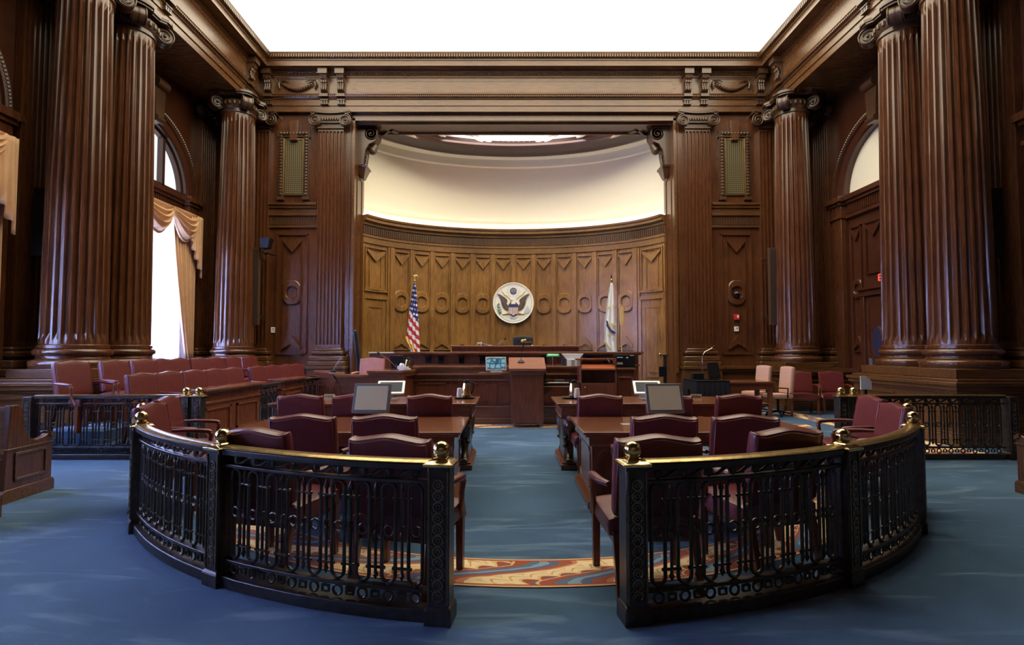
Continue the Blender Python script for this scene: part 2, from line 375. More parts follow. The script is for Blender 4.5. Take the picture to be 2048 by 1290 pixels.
# apse panelling: battens, frames, chevrons, rings
def sb(mb, s0, s1, o0, o1, z0, z1, n=2):
    s0, s1 = min(s0, s1), max(s0, s1)
    for i in range(n): mb.box(s0+(s1-s0)*i/n, s0+(s1-s0)*(i+1)/n, o0, o1, z0, z1)
def chev(mb, c, z, w, h, t, o0, o1, up=-1):       # raised solid V, point at z+up*h
    mb.prism([(c-w, z), (c, z+up*h), (c+w, z), (c+w, z-up*t*.2), (c-w, z-up*t*.2)] if 0 else [(c-w, z), (c-w, z+up*t*.35), (c, z+up*h), (c+w, z+up*t*.35), (c+w, z), (c, z+up*(h-t))], o0, o1)
def plate(mb, c, z, w, h, o0, o1, n=8):    # raised rounded plate with a round opening
    P = []; Q = []; r = w*.86; hr = w*.66
    for q in range(4):
        cx = c+(w-r)*(1 if q in (0, 3) else -1); cz = z+(h-r)*(1 if q < 2 else -1)
        for i in range(n):
            a = PI/2*q+PI/2*i/(n-1); P.append((cx+r*math.cos(a), cz+r*math.sin(a))); 
            b = math.atan2(P[-1][1]-z, P[-1][0]-c); Q.append((c+hr*math.cos(b), z+hr*math.sin(b)))
    m = len(P); R2 = [(c+(p[0]-c)*.90, z+(p[1]-z)*.92) for p in P]; Q2 = [(c+(p[0]-c)*1.14, z+(p[1]-z)*1.14) for p in Q]
    L = [[(x, o0, y) for x, y in P], [(x, o0+(o1-o0)*.6, y) for x, y in P], [(x, o1, y) for x, y in R2], [(x, o1, y) for x, y in Q2], [(x, o0+(o1-o0)*.6, y) for x, y in Q], [(x, o0, y) for x, y in Q]]
    vs = [v for l in L for v in l]; fs = [(j*m+i, j*m+(i+1) % m, (j+1)*m+(i+1) % m, (j+1)*m+i) for j in range(5) for i in range(m)]
    mb.add(vs, fs)
def panelset(mb, c, w, z0, z1, o=0, zr=3.13, sc=1.0, chevs=True, ring=True, bot=True):
    t = .035
    for a, b, e, f in ((c-w, c-w+.035, z0, z1), (c+w-.035, c+w, z0, z1), (c-w, c+w, z1-.035, z1), (c-w, c+w, z0, z0+.035)): mb.box(a, b, o, o+t+.02, e, f)
    if chevs:
        chev(mb, c, z1-.06, w*.84, .38*sc, .24*sc, o, o+.07)
        if bot: chev(mb, c, z0+.06, w*.84, .38*sc, .24*sc, o, o+.07, 1)
    if ring: plate(mb, c, zr, w*.92, w*1.28, o, o+.065)
for k in range(12):
    c = (k-5.5)*.70; p = MB(); panelset(p, c, .275, 1.55, 4.74); p.build('wall_panel', OAK, wa, bend=AB, smooth=30)
for k in range(13):
    c = (k-6)*.70; p = MB(); sb(p, c-.068, c+.068, 0, .09, .3, 4.82, 1); p.build('batten', OAK, wa, bend=AB, smooth=30)
for sg in (-1, 1):
    p = MB(); c = sg*4.80
    panelset(p, c, .42, 3.42, 4.74, 0, ring=False, bot=False)
    for q in (-1, 1): sb(p, c+q*.22-.01, c+q*.22+.01, 0, .03, 3.5, 4.7, 1)
    sb(p, c-.45, c+.45, 0, .06, 3.36, 3.42)
    p.build('wall_panel', OAK, wa, bend=AB, smooth=30)
    p = MB(); sb(p, c-sg*.52-.06, c-sg*.52+.06, 0, .05, .3, 4.82, 1); sb(p, c+sg*.53-.06, c+sg*.53+.06, 0, .05, .3, 4.82, 1); p.build('batten', OAK, wa, bend=AB, smooth=30)
    p = MB(); panelset(p, sg*5.62, .22, 1.55, 4.74); p.build('wall_panel', OAK, wa, bend=AB, smooth=30)
    d = struct('door_%d' % (1 if sg < 0 else 2))
    f = MB()
    for q in (-1, 1): sb(f, c+q*.44-.035, c+q*.44+.035, 0, .06, .4, 3.2, 1)
    sb(f, c-.47, c+.47, 0, .07, 3.13, 3.24); f.build('door_frame', OAK, d, bend=AB)
    f = MB(); sb(f, c-.40, c+.40, 0, .03, .42, 3.12, 3)
    for a, b, e, g in ((-.28, -.25, .7, 2.9), (.25, .28, .7, 2.9), (-.28, .28, 2.87, 2.9), (-.28, .28, .7, .73), (-.2, .2, .85, 2.75)): f.box(c+a, c+b, .03, .045, e, g)
    lf = f.build('door_leaf', OAK, d, bend=AB)
    if sg > 0:
        k_ = MB().ball((0, 0, 0), .045, 16); k_.rod((0, -.0, 0), (0, .06, 0), .02)
        q = AB(c+.30, .075, 1.42); k_.build('door_knob', BRASS, d, loc=q)
# apse cornice with fluted frieze
MB().sweep([(.0, 4.83), (.05, 4.85), (.05, 5.02), (.08, 5.04), (.08, 5.08), (.04, 5.10), (.04, 5.36), (.10, 5.40), (.10, 5.46), (.22, 5.50), (.22, 5.58), (.26, 5.60), (.28, 5.66), (.0, 5.66)], fullell(4.85, 3.0)).build('trim_3', OAKX, smooth=30, kind='structure')
p = MB(); k = -5.7
while k < 5.7: p.box(k, k+.045, .03, .075, 5.13, 5.34); k += .075
p.build('trim_4', CARV, bend=AB, smooth=30, kind='structure')
# dais floor in the apse
MB().prism([(-4.6, 12.9), (4.6, 12.9), (4.6, 16.0)]+[(x, y) for x, y in ell(4.83, 2.98)]+[(-4.6, 16.0)], .0, .4, 'xy').build('floor', CARPET, smooth=0, kind='structure')
# concealed lamps of the apse, plus an added uplight for its ceiling
area('unseen_apse_light', (0, 16.05, 8.30), (R(-30), 0, 0), 7.5, .5, 540, (1, .92, .76))
area('unseen_apse_light', (0, 16.95, 8.20), (PI, 0, 0), 7.6, .6, 90, (1, .97, .95))  # added, unseen: brightens the apse ceiling from below
MB().sweep([(.02, 5.665), (.02, 5.675), (.10, 5.675), (.10, 5.665)], fullell(4.85, 3.0)).build('cove_light_strip', emis('cove_strip', (1, .93, .80), 9), wa)

# ---- back wall with the great opening
wb = MB(); OP = 4.58
for sg in (-1, 1): wb.box(*sorted((sg*OP, sg*XW)), YB, 16.05, 0, ZT)
wb.box(-OP, OP, YB, 16.05, 8.15, ZT)
wb = wb.build('wall_back', MAH, smooth=0, kind='structure')
p = MB()      # moulded edge round the opening
for sg in (-1, 1):
    p.box(*sorted((sg*(OP), sg*(OP+.07))), YB-.06, YB, .9, 8.22); p.box(*sorted((sg*(OP+.13), sg*(OP+.16))), YB-.03, YB, .9, 8.28)
    p.box(*sorted((sg*OP, sg*(OP-.02))), YB+.2, YB+.23, .9, 6.6); p.box(*sorted((sg*OP, sg*(OP-.02))), YB+.7, YB+.73, .9, 6.6); p.box(*sorted((sg*OP, sg*(OP-.02))), YB+.2, YB+.73, 6.6, 6.63)
p.box(-OP-.07, OP+.07, YB-.06, YB, 8.15, 8.22); p.box(-OP-.0, OP, YB+.1, YB+.16, 8.10, 8.16); p.box(-OP, OP, YB+.8, YB+.86, 8.10, 8.16)
p.build('opening_moulding', MAHX, wb)

def volute(mb, c, r, u, v, n, hand=1, turns=2.25, th=.06):
    c, u, v, n = Vector(c), Vector(u), Vector(v), Vector(n); P = []; rr = []
    N_ = int(18*turns)
    for i in range(N_+1):
        q = i/N_; a = PI/2+hand*2*PI*turns*(-q); rad = r*(1-.86*q)
        P.append(c+u*math.cos(a)*rad*1+v*math.sin(a)*rad+n*(.02+.02*q)); rr.append(r*.10*(1-.45*q))
    mb.tube(P, rr, 6); mb.ball(c+n*.03, r*.16, 10)
    # drum behind the spiral
    k = 20; vs = []; 
    for d in (0, -th):
        for i in range(k): a = 2*PI*i/k; vs.append(c+u*math.cos(a)*r*.93+v*math.sin(a)*r*.93+n*d)
    mb.add(vs, [tuple(range(k)), tuple(range(2*k-1, k-1, -1))]+[(i, k+i, k+(i+1) % k, (i+1) % k) for i in range(k)])
def capital(mb, r, h, face=None):      # angular ionic capital; z 0..h
    zv = h*.42; rv = h*.36; d = r*1.13
    if face is None:
        mb.lathe([(r*.98, -.02), (r*1.04, 0), (r*1.04, .04), (r*.98, .06), (r*.98, h*.18), (r*1.1, h*.3), (r*1.16, h*.5), (r*1.1, h*.62)], 32)
        for k in range(24):
            a = 2*PI*k/24; mb.ball((r*1.12*math.cos(a), r*1.12*math.sin(a), h*.42), .045, 8, (1, 1, 1.5))
        for k in range(4):
            a = PI/4+k*PI/2; dr = Vector((math.cos(a), math.sin(a), 0)); tn = Vector((-math.sin(a), math.cos(a), 0))
            for sg in (-1, 1):
                fn = (tn*sg).normalized()
                volute(mb, dr*(d*1.18)+fn*.10+Vector((0, 0, zv)), rv, dr, (0, 0, 1), fn, 1 if sg > 0 else 1, 2.2, .12)
        P = []
        for k in range(4):
            a = PI/4+k*PI/2
            for q in range(9):
                b = a-PI/4*.72+PI/2*0+ (q-0)*PI/2*.72/8*1; e = abs((b-a)/(PI/4*.72)); P.append((r*(1.28+.42*(1-min(1, e)**1)**.0*0+ .45*(1-e)**.35 if e < 1 else 1.28)*math.cos(b), r*(1.28+.45*(1-e)**.35 if e < 1 else 1.28)*math.sin(b)))
        for z0, z1, sc in ((h*.80, h*.88, .94), (h*.88, h, 1)): mb.prism([(x*sc, y*sc) for x, y in P], z0, z1, 'xy')
    else:
        w, pj = face
        mb.box(-w/2, w/2, -pj, .0, -.03, h*.3); mb.box(-w/2-.02, w/2+.02, -pj-.03, 0, 0, .05)
        mb.box(-w/2-.05, w/2+.05, -pj-.06, 0, h*.3, h*.78)
        for k in range(7): mb.ball((-w*.30+k*w*.1, -pj-.07, h*.5), .04, 8, (1, 1, 1.5))
        for sg in (-1, 1): volute(mb, (sg*(w/2+.07), -pj-.09, h*.42), h*.36, (sg, 0, 0), (0, 0, 1), (sg*.18, -1, 0), 1, 2.2, .12)
        for k in range(-6, 7): e = abs(k)/6; mb.cbox((k*(w+.36)/13, -pj/2-.06, h*.86+.05*e*e), ((w+.36)/13+.002, pj+.14, h*.14))
        for sg in (-1, 1): mb.box(*sorted((sg*(w/2+.02), sg*(w/2+.2))), -pj-.10, 0, h*.82, h)
HC = .50
def shaft_col(r0, r1, z0, z1, nf=24):
    mb = MB(); vs = []; fs = []; q = 8; n = nf*q; lv = [0, .02, .04, .2, .4, .6, .8, .955, .975, 1]
    for t in lv:
        r = r0+(r1-r0)*(t**1.5); fl = 0 if t in (0, .02, .975, 1) else .066*r0/.5
        for k in range(n):
            ph = (k % q)/q; g = math.sin(PI*(ph-.125)/.75) if .125 <= ph <= .875 else 0
            rr = r*(1.0)-fl*max(0, g)**.6; a = 2*PI*k/n; vs.append((rr*math.cos(a), rr*math.sin(a), z0+(z1-z0)*t))
    for i in range(len(lv)-1):
        for k in range(n): k2 = (k+1) % n; fs.append((i*n+k, i*n+k2, (i+1)*n+k2, (i+1)*n+k))
    mb.add(vs, fs); mb.lathe([(r0*1.06, z0-.02), (r0*1.06, z0+.03), (r0, z0+.05)], 48); return mb
def base_prof(r): return [(r*1.0, 0), (r*1.24, .0), (r*1.28, .03), (r*1.30, .075), (r*1.28, .12), (r*1.2, .145), (r*1.12, .15), (r*1.07, .18), (r*1.08, .215), (r*1.14, .225), (r*1.18, .25), (r*1.18, .29), (r*1.13, .32), (r*1.05, .33), (r*1.0, .36)]
def make_column(label, loc, group):
    t = thing('fluted_column', label, 'column', loc, 0, group)
    MB().box(-.62, .62, -.6, .6, 1.08, 1.24).build('plinth', MAHX, t, bevel=.01)
    MB().lathe([(r, z+1.24) for r, z in base_prof(.475)], 56).build('base', MAH, t, smooth=50)
    shaft_col(.48, .405, 1.60, ZA-HC).build('shaft', MAH, t, smooth=50)
    mb = MB(); mb.T = Matrix.Translation((0, 0, ZA-HC)); capital(mb, .42, HC); mb.build('capital', CARV, t)
    return t
col0 = make_column('fluted dark wood column nearest the camera on the left, in the left pair', (-7.76, 9.3, 0), None)
for l, c in (('fluted dark wood column next to the tall window, farther one of the left pair', (-7.80, 10.5)),
             ('fluted dark wood column nearest the camera on the right, in the right pair', (7.76, 9.3)),
             ('fluted dark wood column beside the exit sign, farther one of the right pair', (7.80, 10.5)),
             ('fluted column standing in the far left corner behind the jury chairs', (-7.5, 14.2)),
             ('fluted column standing in the far right corner behind the red wall chairs', (7.52, 14.2))): dup(col0, (c[0], c[1], 0), 0, l)
def shaft_pil(mb, w, pj, z0, z1, nf=7):
    P = [(-w/2, 0), (-w/2, -pj)]; s = w/nf
    for k in range(nf):
        x = -w/2+k*s
        for t, g in ((.16, 0), (.22, .6), (.36, .95), (.5, 1), (.64, .95), (.78, .6), (.84, 0)): P.append((x+t*s, -pj+g*.048))
    P += [(w/2, -pj), (w/2, 0)]
    for a in (0,): mb.prism([(x, y) for x, y in P], z0+.1, z1-.08, 'xy')
    mb.box(-w/2, w/2, -pj, 0, z0, z0+.1); mb.box(-w/2, w/2, -pj, 0, z1-.08, z1)
def make_pilaster(label, loc, rz, w=.72, pj=.16, nf=7, name='fluted_pilaster'):
    t = thing(name, label, 'pilaster', loc, rz)
    p = MB(); p.box(-w/2-.17, w/2+.17, -pj-.16, 0, 0, 1.08); p.box(-w/2-.2, w/2+.2, -pj-.2, 0, 1.02, 1.10); p.build('pedestal', MAHX, t, bevel=.008)
    p = MB(); p.box(-w/2-.16, w/2+.16, -pj-.14, 0, 1.10, 1.24)
    for z0, z1, e in ((1.24, 1.38, .14), (1.38, 1.43, .06), (1.43, 1.53, .10), (1.53, 1.60, .04)): p.box(-w/2-e, w/2+e, -pj-e, 0, z0, z1)
    p.build('base', MAHX, t, bevel=.03)
    p = MB(); shaft_pil(p, w, pj, 1.60, ZA-HC, nf); p.build('shaft', MAH, t)
    p = MB(); p.T = Matrix.Translation((0, 0, ZA-HC)); capital(p, w/2, HC, (w, pj)); p.build('capital', CARV, t)
    return t
pil0 = make_pilaster('fluted flat pilaster on the back wall just left of the apse opening', (-5.24, YB, 0), 0)
dup(pil0, (5.24, YB, 0), 0, 'fluted flat pilaster on the back wall just right of the apse opening')
dup(pil0, (-7.36, YB, 0), 0, 'fluted flat pilaster behind the far left corner column')
dup(pil0, (7.36, YB, 0), 0, 'fluted flat pilaster behind the far right corner column')
for sg, nmr in ((-1, 'left'), (1, 'right')):
    rz = -sg*PI/2
    rz = PI/2 if sg < 0 else -PI/2
    dup(pil0, (sg*XW, 14.6, 0), rz, 'fluted flat pilaster on the %s side wall at its far corner' % nmr)
    dup(pil0, (sg*XW, 10.5, 0), rz, 'fluted pilaster on the %s wall behind the farther paired column' % nmr)
    dup(pil0, (sg*XW, 9.3, 0), rz, 'fluted pilaster on the %s wall behind the nearest column' % nmr)
# pedestals under the column pairs and corner columns
def ped(x0, x1, y0, y1, name, label, sg):
    t = thing(name, label, 'pedestal'); a = min(x0, x1), max(x0, x1)
    p = MB(); p.box(a[0], a[1], y0, y1, 0, 1.0); p.build('body', MAHX, t)
    p = MB()
    for z0, z1, e in ((0, .18, .05), (.18, .22, .03), (.86, .90, .03), (.90, .97, .07), (.97, 1.03, .10), (1.03, 1.078, .02)): p.box(a[0]-e, a[1]+e, y0-e, y1+(e if y1 < 15 else 0), z0, z1)
    p.build('moulding', MAHX, t, bevel=.008)
    xi = x0 if abs(x0) < abs(x1) else x1; f = -1 if xi > 0 else 1
    p = MB(); m = (y0+y1)/2
    for q0, q1 in ((y0+.15, m-.1), (m+.1, y1-.15)):
        for b in ((q0, q1, .30, .33), (q0, q1, .75, .78), (q0, q0+.03, .33, .75), (q1-.03, q1, .33, .75)): p.box(*sorted((xi, xi+f*.025)), *b)
    for b in ((a[0]+.15, a[1]-.15, .30, .33), (a[0]+.15, a[1]-.15, .75, .78)): p.box(b[0], b[1], y0-.025, y0, b[2], b[3])
    p.build('panel_frame', MAHX, t)
ped(-7.05, -XW, 8.58, 11.15, 'column_pedestal', 'long dark wood pedestal carrying the pair of columns on the left', -1)
ped(7.05, XW, 8.58, 11.15, 'column_pedestal', 'long dark wood pedestal carrying the pair of columns on the right', 1)
ped(-6.88, -XW, 13.62, YB, 'column_pedestal', 'dark wood pedestal under the far left corner column', -1)
ped(6.88, XW, 13.62, YB, 'column_pedestal', 'dark wood pedestal under the far right corner column', 1)
# entablature all round the room
EP = [(XE, -3.6), (XE, 14.95), (-XE, 14.95), (-XE, -3.6)]
MB().sweep([(-1.37, ZA), (0, ZA), (0, 8.53), (.025, 8.535), (.025, 8.70), (.05, 8.71), (.06, 8.75), (.10, 8.79), (.12, 8.84), (.02, 8.85), (.02, 9.33), (.04, 9.35), (.04, 9.44), (.09, 9.48), (.10, 9.52),
   (.36, 9.52), (.36, 9.66), (.38, 9.67), (.385, 9.70), (.42, 9.72), (.47, 9.80), (.48, ZT), (-1.37, ZT)], EP).build('trim_5', MAHX, smooth=25, kind='structure')
p = MB()      # carved beads: egg band under the corona, dentils, leaf band on the cyma
k = -6.9
while k < 6.9:
    p.ball((k, 14.90, 9.44), .032, 8, (1, 1, 1.3)); p.box(k+.045, k+.06, 14.86, 14.93, 9.40, 9.48); k += .105
k = -6.9
while k < 6.9: p.cbox((k, 14.84, 8.775), (.03, .03, .035)); k += .055
k = -6.78
while k < 6.8: p.cbox((k, 14.50, 9.765), (.04, .05, .09)); k += .07
for sg in (-1, 1):
    k = 2.
    while k < 14.5: p.cbox((sg*6.85, k, 9.765), (.05, .04, .09)); k += .07
    k = 4.
    while k < 14.8: p.cbox((sg*(7.19), k, 8.775), (.03, .03, .035)); k += .055
p.build('trim_6', CARV, smooth=30, kind='structure')
# frieze panel and swags
def frieze_frame(mb, x0, x1, z0, z1, y, notch=.0):
    if notch:
        P = [(x0, z0+notch), (x0+notch, z0+notch), (x0+notch, z0), (x1-notch, z0), (x1-notch, z0+notch), (x1, z0+notch), (x1, z1-notch), (x1-notch, z1-notch), (x1-notch, z1), (x0+notch, z1), (x0+notch, z1-notch), (x0, z1-notch)]
    else: P = [(x0, z0), (x1, z0), (x1, z1), (x0, z1)]
    mb.tube([(a, y, b) for a, b in P], .016, 4, True, up=(0, 1, 0))
p = MB(); frieze_frame(p, -4.62, 4.62, 8.94, 9.25, 14.935, .09); p.build('trim_7', MAHX, kind='structure')
def console(mb, x, y):     # leaf bracket facing -y at frieze height
    mb.cbox((x, y-.10, 9.43), (.26, .34, .16)); mb.cbox((x, y-.09, 9.36), (.22, .26, .06))
    P = [(y, 8.88), (y-.05, 8.88), (y-.10, 8.93), (y-.08, 9.0), (y-.06, 9.08), (y-.10, 9.18), (y-.20, 9.26), (y-.22, 9.33), (y, 9.33)]
    mb.prism(P, x-.10, x+.10, 'yz')
    mb.ring((x, y-.15, 9.27), .05, .02, 'x', 12, 5)
    for q in (-1, 0, 1):
        for j in range(4): mb.ball((x+q*.06, y-.10-.03*abs(j-1.5), 8.96+j*.07), .035, 8, (1, 1, 1.6))
    mb.cbox((x, y-.06, 8.79), (.24, .16, .08)); mb.cbox((x, y-.03, 8.68), (.22, .09, .03))
    for q in (-1, 0, 1): mb.cbox((x+q*.07, y-.035, 8.62), (.045, .05, .09))
    mb.cbox((x, y-.03, 8.56), (.22, .08, .02))
cb = MB(); console(cb, 0, 0)
def console_at(loc, rz, label):
    global CON
    if 'CON' not in globals(): CON = tag(cb.build('leaf_console', CARV), label, 'bracket', 'leaf consoles of the frieze'); CON.location = loc; CON.rotation_euler = (0, 0, rz); return
    o = CON.copy(); COL.objects.link(o); o.location = loc; o.rotation_euler = (0, 0, rz); o['label'] = label
for x, l in ((-5.42, 'leaf bracket on the back frieze above the left pilaster, outer one'), (-4.94, 'carved leaf bracket on the back frieze above the left pilaster, inner one'), (4.94, 'carved leaf bracket on the back frieze above the right pilaster, inner one'), (5.42, 'carved leaf bracket on the back frieze above the right pilaster, outer one'), (-7.02, 'carved leaf bracket in the far left corner of the frieze'), (7.02, 'carved leaf bracket in the far right corner of the frieze')): console_at((x, 14.93, 0), 0, l)
for sg, n_ in ((-1, 'left'), (1, 'right')):
    for y, l in ((14.2, 'above the far corner column'), (10.75, 'above the farther column of the pair, outer one'), (10.25, 'above the farther column of the pair, inner one')):
        console_at((sg*(XE-.02), y, 0), PI/2 if sg < 0 else -PI/2, 'leaf bracket on the %s frieze %s' % (n_, l))
for sg, n_ in ((-1, 'left'), (1, 'right')):
    s_ = tag(MB().box(0, 0, 0, 0, 0, 0).build('x', CARV), 'x', 'x') if 0 else None
    p = MB(); x0, x1 = -.52, .52
    p.tube([(x0+(x1-x0)*i/16, -.05, .14-.24*(1-(2*i/16-1)**2)) for i in range(17)], [.02+.035*(1-abs(2*i/16-1)) for i in range(17)], 8)
    for i in range(1, 16): p.ball((x0+(x1-x0)*i/16, -.07, .14-.24*(1-(2*i/16-1)**2)), .028+.018*(1-abs(2*i/16-1)), 8)
    for q in (-1, 1):
        p.tube([(q*.5, -.05, .16), (q*.53, -.05, .05), (q*.5, -.05, -.08)], [.03, .045, .02], 8); p.tube([(q*.48, -.05, .15), (q*.35, -.05, .17), (q*.24, -.05, .12)], [.03, .02, .01], 6); p.ball((q*.5, -.06, .15), .04, 8)
    frieze_frame(p, -.6, .6, -.2, .23, 0)
    tag(p.build('garland_panel', CARV, loc=(sg*6.2, 14.925, 9.08)), 'carved garland panel in the back frieze, %s of the two' % n_, 'carving')
# opening brackets
for sg, n_ in ((-1, 'left'), (1, 'right')):
    p = MB(); X = lambda d: sg*(OP-d)
    P = [(X(0), 8.14), (X(.50), 8.14), (X(.56), 8.02), (X(.56), 7.86), (X(.46), 7.70), (X(.30), 7.62), (X(.2), 7.45), (X(.16), 7.2), (X(.13), 6.95), (X(0), 6.95)]
    p.prism(P, 15.42, 15.86)
    for yy, fn in ((15.42, -1), (15.86, 1)): volute(p, (X(.36), yy, 7.92), .20, (sg*-1, 0, 0), (0, 0, 1), (0, fn, 0), 1, 2, .1)
    p.tube([(X(.45), 15.64, 7.66), (X(.36), 15.64, 7.5), (X(.26), 15.64, 7.44)], [.09, .13, .06], 10); p.ball((X(.36), 15.64, 7.46), .10, 12)
    for j in range(6): p.ball((X(.2-.01*j), 15.64, 7.3-j*.06), .09, 10, (.6, 1.2, .5))
    tag(p.build('opening_bracket', CARV), 'scrolled carved bracket under the %s end of the apse lintel' % n_, 'bracket')
    p = MB().frus((X(.09), 15.64), (.14, .26), 6.92, (.16, .28), 6.98); p.frus((X(.09), 15.64), (.04, .1), 6.62, (.13, .24), 6.92)
    p.build('bracket_pendant', CARV, bpy.data.objects['opening_bracket' if sg < 0 else 'opening_bracket.001'])
# back wall side bays: ledge, fluted band, tall panel, grille
for sg, n_ in ((-1, 'left'), (1, 'right')):
    cx = sg*6.33
    p = MB()
    for z0, z1, e in ((1.02, 1.10, .14), (.94, 1.02, .08), (0, .2, .06)): p.box(cx-.72, cx+.72, YB-e, YB, z0, z1)
    for z0, z1, e in ((5.68, 5.75, .14), (5.45, 5.68, .05), (5.38, 5.45, .09), (5.1, 5.38, .03), (5.04, 5.1, .06), (5.60, 5.68, .10)): p.box(cx-.69, cx+.69, YB-e, YB, z0, z1)
    p.build('wall_ledge', MAHX, wb, bevel=.006)
    p = MB()
    for k in range(18): p.box(cx-.64+k*.072, cx-.60+k*.072, YB-.055, YB, 5.13, 5.36)
    p.build('fluted_band', CARV, wb)
    p = MB()
    P_ = lambda x, o, z: (cx+x, YB-o, z)
    pp = MB(); t = .055
    for a, b, e, f in ((-.44, -.405, 1.45, 4.86), (.405, .44, 1.45, 4.86), (-.44, .44, 4.83, 4.87), (-.44, .44, 1.43, 1.47), (-.26, -.25, 1.6, 4.7), (.25, .26, 1.6, 4.7)): pp.box(a, b, 0, t, e, f)
    chev(pp, 0, 4.74, .27, .42, .26, 0, .075); chev(pp, 0, 1.56, .27, .42, .26, 0, .075, 1); plate(pp, 0, 3.18, .25, .36, 0, .07)
    pp.build('wall_panel', MAH, wb, bend=P_)
    g = thing('wall_grille', 'brass mesh wall grille in a leaf-carved frame, %s of the apse' % n_, 'grille', (cx, YB, 0))
    MB().box(-.27, .27, -.03, 0, 6.0, 7.62).build('mesh_screen', GRIL, g)
    p = MB()
    for a, b, e, f in ((-.29, -.25, 5.98, 7.64), (.25, .29, 5.98, 7.64), (-.25, .25, 5.98, 6.02), (-.25, .25, 7.60, 7.64)): p.box(a, b, -.045, 0, e, f)
    p.build('brass_rim', BRASSD, g)
    p = MB(); p.box(-.44, -.29, -.08, 0, 5.92, 7.78); p.box(.29, .44, -.08, 0, 5.92, 7.78); p.box(-.47, .47, -.09, 0, 7.66, 7.84)
    for q in (-1, 1):
        for j in range(20): p.ball((q*.365, -.09, 6.0+j*.088), .05, 8, (1.1, .7, 1)); 
        p.box(q*.365-.10, q*.365+.10, -.10, 0, 5.84, 5.93)
    for j in range(9): p.ball((-.36+j*.09, -.10, 7.75), .045, 8)
    p.build('carved_frame', CARV, g)
    p = MB().prism([(-.10, 7.55), (.10, 7.55), (.14, 8.12), (-.14, 8.12)], -.13, 0); p.build('keystone', MAH, g, bevel=.01)

# ---- side walls with arched bays
ZS = 5.56; RA = 1.45
def arcpts(c, r, n=24): return [(c-r*math.cos(PI*i/n), ZS+r*math.sin(PI*i/n)) for i in range(n+1)]
def side_wall(sg):
    mb = MB(); x = sorted((sg*XW, sg*(XW+.45)))
    for c, ya, yb in ((12.35, 9.9, 16.05), (7.0, 4.5, 9.9), (2.0, -.1, 4.5)):
        z0 = 1.2 if sg < 0 else 0
        mb.prism([(ya, z0), (c-RA, z0)]+arcpts(c, RA)+[(c+RA, z0), (yb, z0), (yb, ZT), (ya, ZT)], x[0], x[1], 'yz')
        if z0: mb.box(x[0], x[1], ya, yb, 0, z0)
    mb.box(x[0], x[1], -3.6, -.1, 0, ZT)
    return mb
def arcband(mb, sg, c, prof, zdown=None):
    # prof [(r, out)] swept round the arch, out measured into the room
    n = 32; m = len(prof); vs = []; fs = []
    st = [(a, 0) for a in [PI*i/n for i in range(n+1)]]
    for a, _ in st:
        for r, o in prof: vs.append((sg*(XW-o), c-r*math.cos(a), ZS+r*math.sin(a)))
    for i in range(n):
        for k in range(m): k2 = (k+1) % m; fs.append((i*m+k, i*m+k2, (i+1)*m+k2, (i+1)*m+k))
    fs += [tuple(range(m)), tuple(range((n+1)*m-1, n*m-1, -1))]
    mb.add(vs, fs)
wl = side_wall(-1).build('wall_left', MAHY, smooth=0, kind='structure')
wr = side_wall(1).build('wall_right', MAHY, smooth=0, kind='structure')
for sg, wall in ((-1, wl), (1, wr)):
    for c in (12.35, 7.0):
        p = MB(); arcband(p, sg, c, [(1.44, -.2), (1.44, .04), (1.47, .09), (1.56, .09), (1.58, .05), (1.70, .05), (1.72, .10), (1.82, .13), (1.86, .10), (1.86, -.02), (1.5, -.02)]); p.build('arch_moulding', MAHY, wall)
        p = MB()
        for j in range(90): a = PI*(j+.5)/90; p.ball((sg*(XW-.11), c-1.79*math.cos(a), ZS+1.79*math.sin(a)), .036, 6)
        p.build('carved_leaf_band', CARV, wall)
        for q in (-1, 1):
            if q > 0 and c < 12: pass
            p = MB(); y = c+q*1.64
            p.box(*sorted((sg*XW, sg*(XW-.12))), y-.19, y+.19, 1.08, 5.1)
            for z0, z1, e in ((5.0, 5.08, .16), (5.08, 5.34, .13), (5.34, 5.42, .18), (5.42, 5.56, .24)): p.box(*sorted((sg*(XW+.3), sg*(XW-e))), y-.19-(e-.12), y+.19+(e-.12), z0, z1)
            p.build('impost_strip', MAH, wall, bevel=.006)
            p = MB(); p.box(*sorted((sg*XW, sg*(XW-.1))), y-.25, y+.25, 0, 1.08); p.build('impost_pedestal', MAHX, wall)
        # keystone scroll
        p = MB(); p.prism([(c-.14, 6.95), (c+.14, 6.95), (c+.22, 8.0), (c-.22, 8.0)], *sorted((sg*XW, sg*(XW-.26))), 'yz'); p.rod((sg*(XW-.26), c-.2, 7.85), (sg*(XW-.26), c+.2, 7.85), .12, 14); p.rod((sg*(XW-.24), c-.15, 7.0), (sg*(XW-.24), c+.15, 7.0), .08, 12)
        p.build('keystone', CARV, wall)
        # transom entablature across the bay
        p = MB()
        for z0, z1, e in ((4.98, 5.06, .02), (5.06, 5.36, -.04), (5.36, 5.44, .04), (5.44, 5.56, .10)): p.box(*sorted((sg*(XW+.35), sg*(XW-e))), c-RA, c+RA, z0, z1)
        k = c-RA+.03
        while k < c+RA-.05: p.box(*sorted((sg*(XW+.05), sg*(XW+.01))), k, k+.045, 5.10, 5.33); k += .08
        p.build('transom_cornice', MAHY, wall)
# dado ledge of the side walls
for sg, wall in ((-1, wl), (1, wr)):
    p = MB()
    for y0, y1 in ((11.15, 11.5) if sg > 0 else (11.15, 13.6), (13.2, 13.62) if sg > 0 else (11.15, 13.6)):
        for z0, z1, e in ((1.0, 1.08, .14), (.94, 1.0, .08), (0, .2, .06)): p.box(*sorted((sg*XW, sg*(XW-e))), y0, y1, z0, z1)
    p.build('dado_moulding', MAHY, wall)
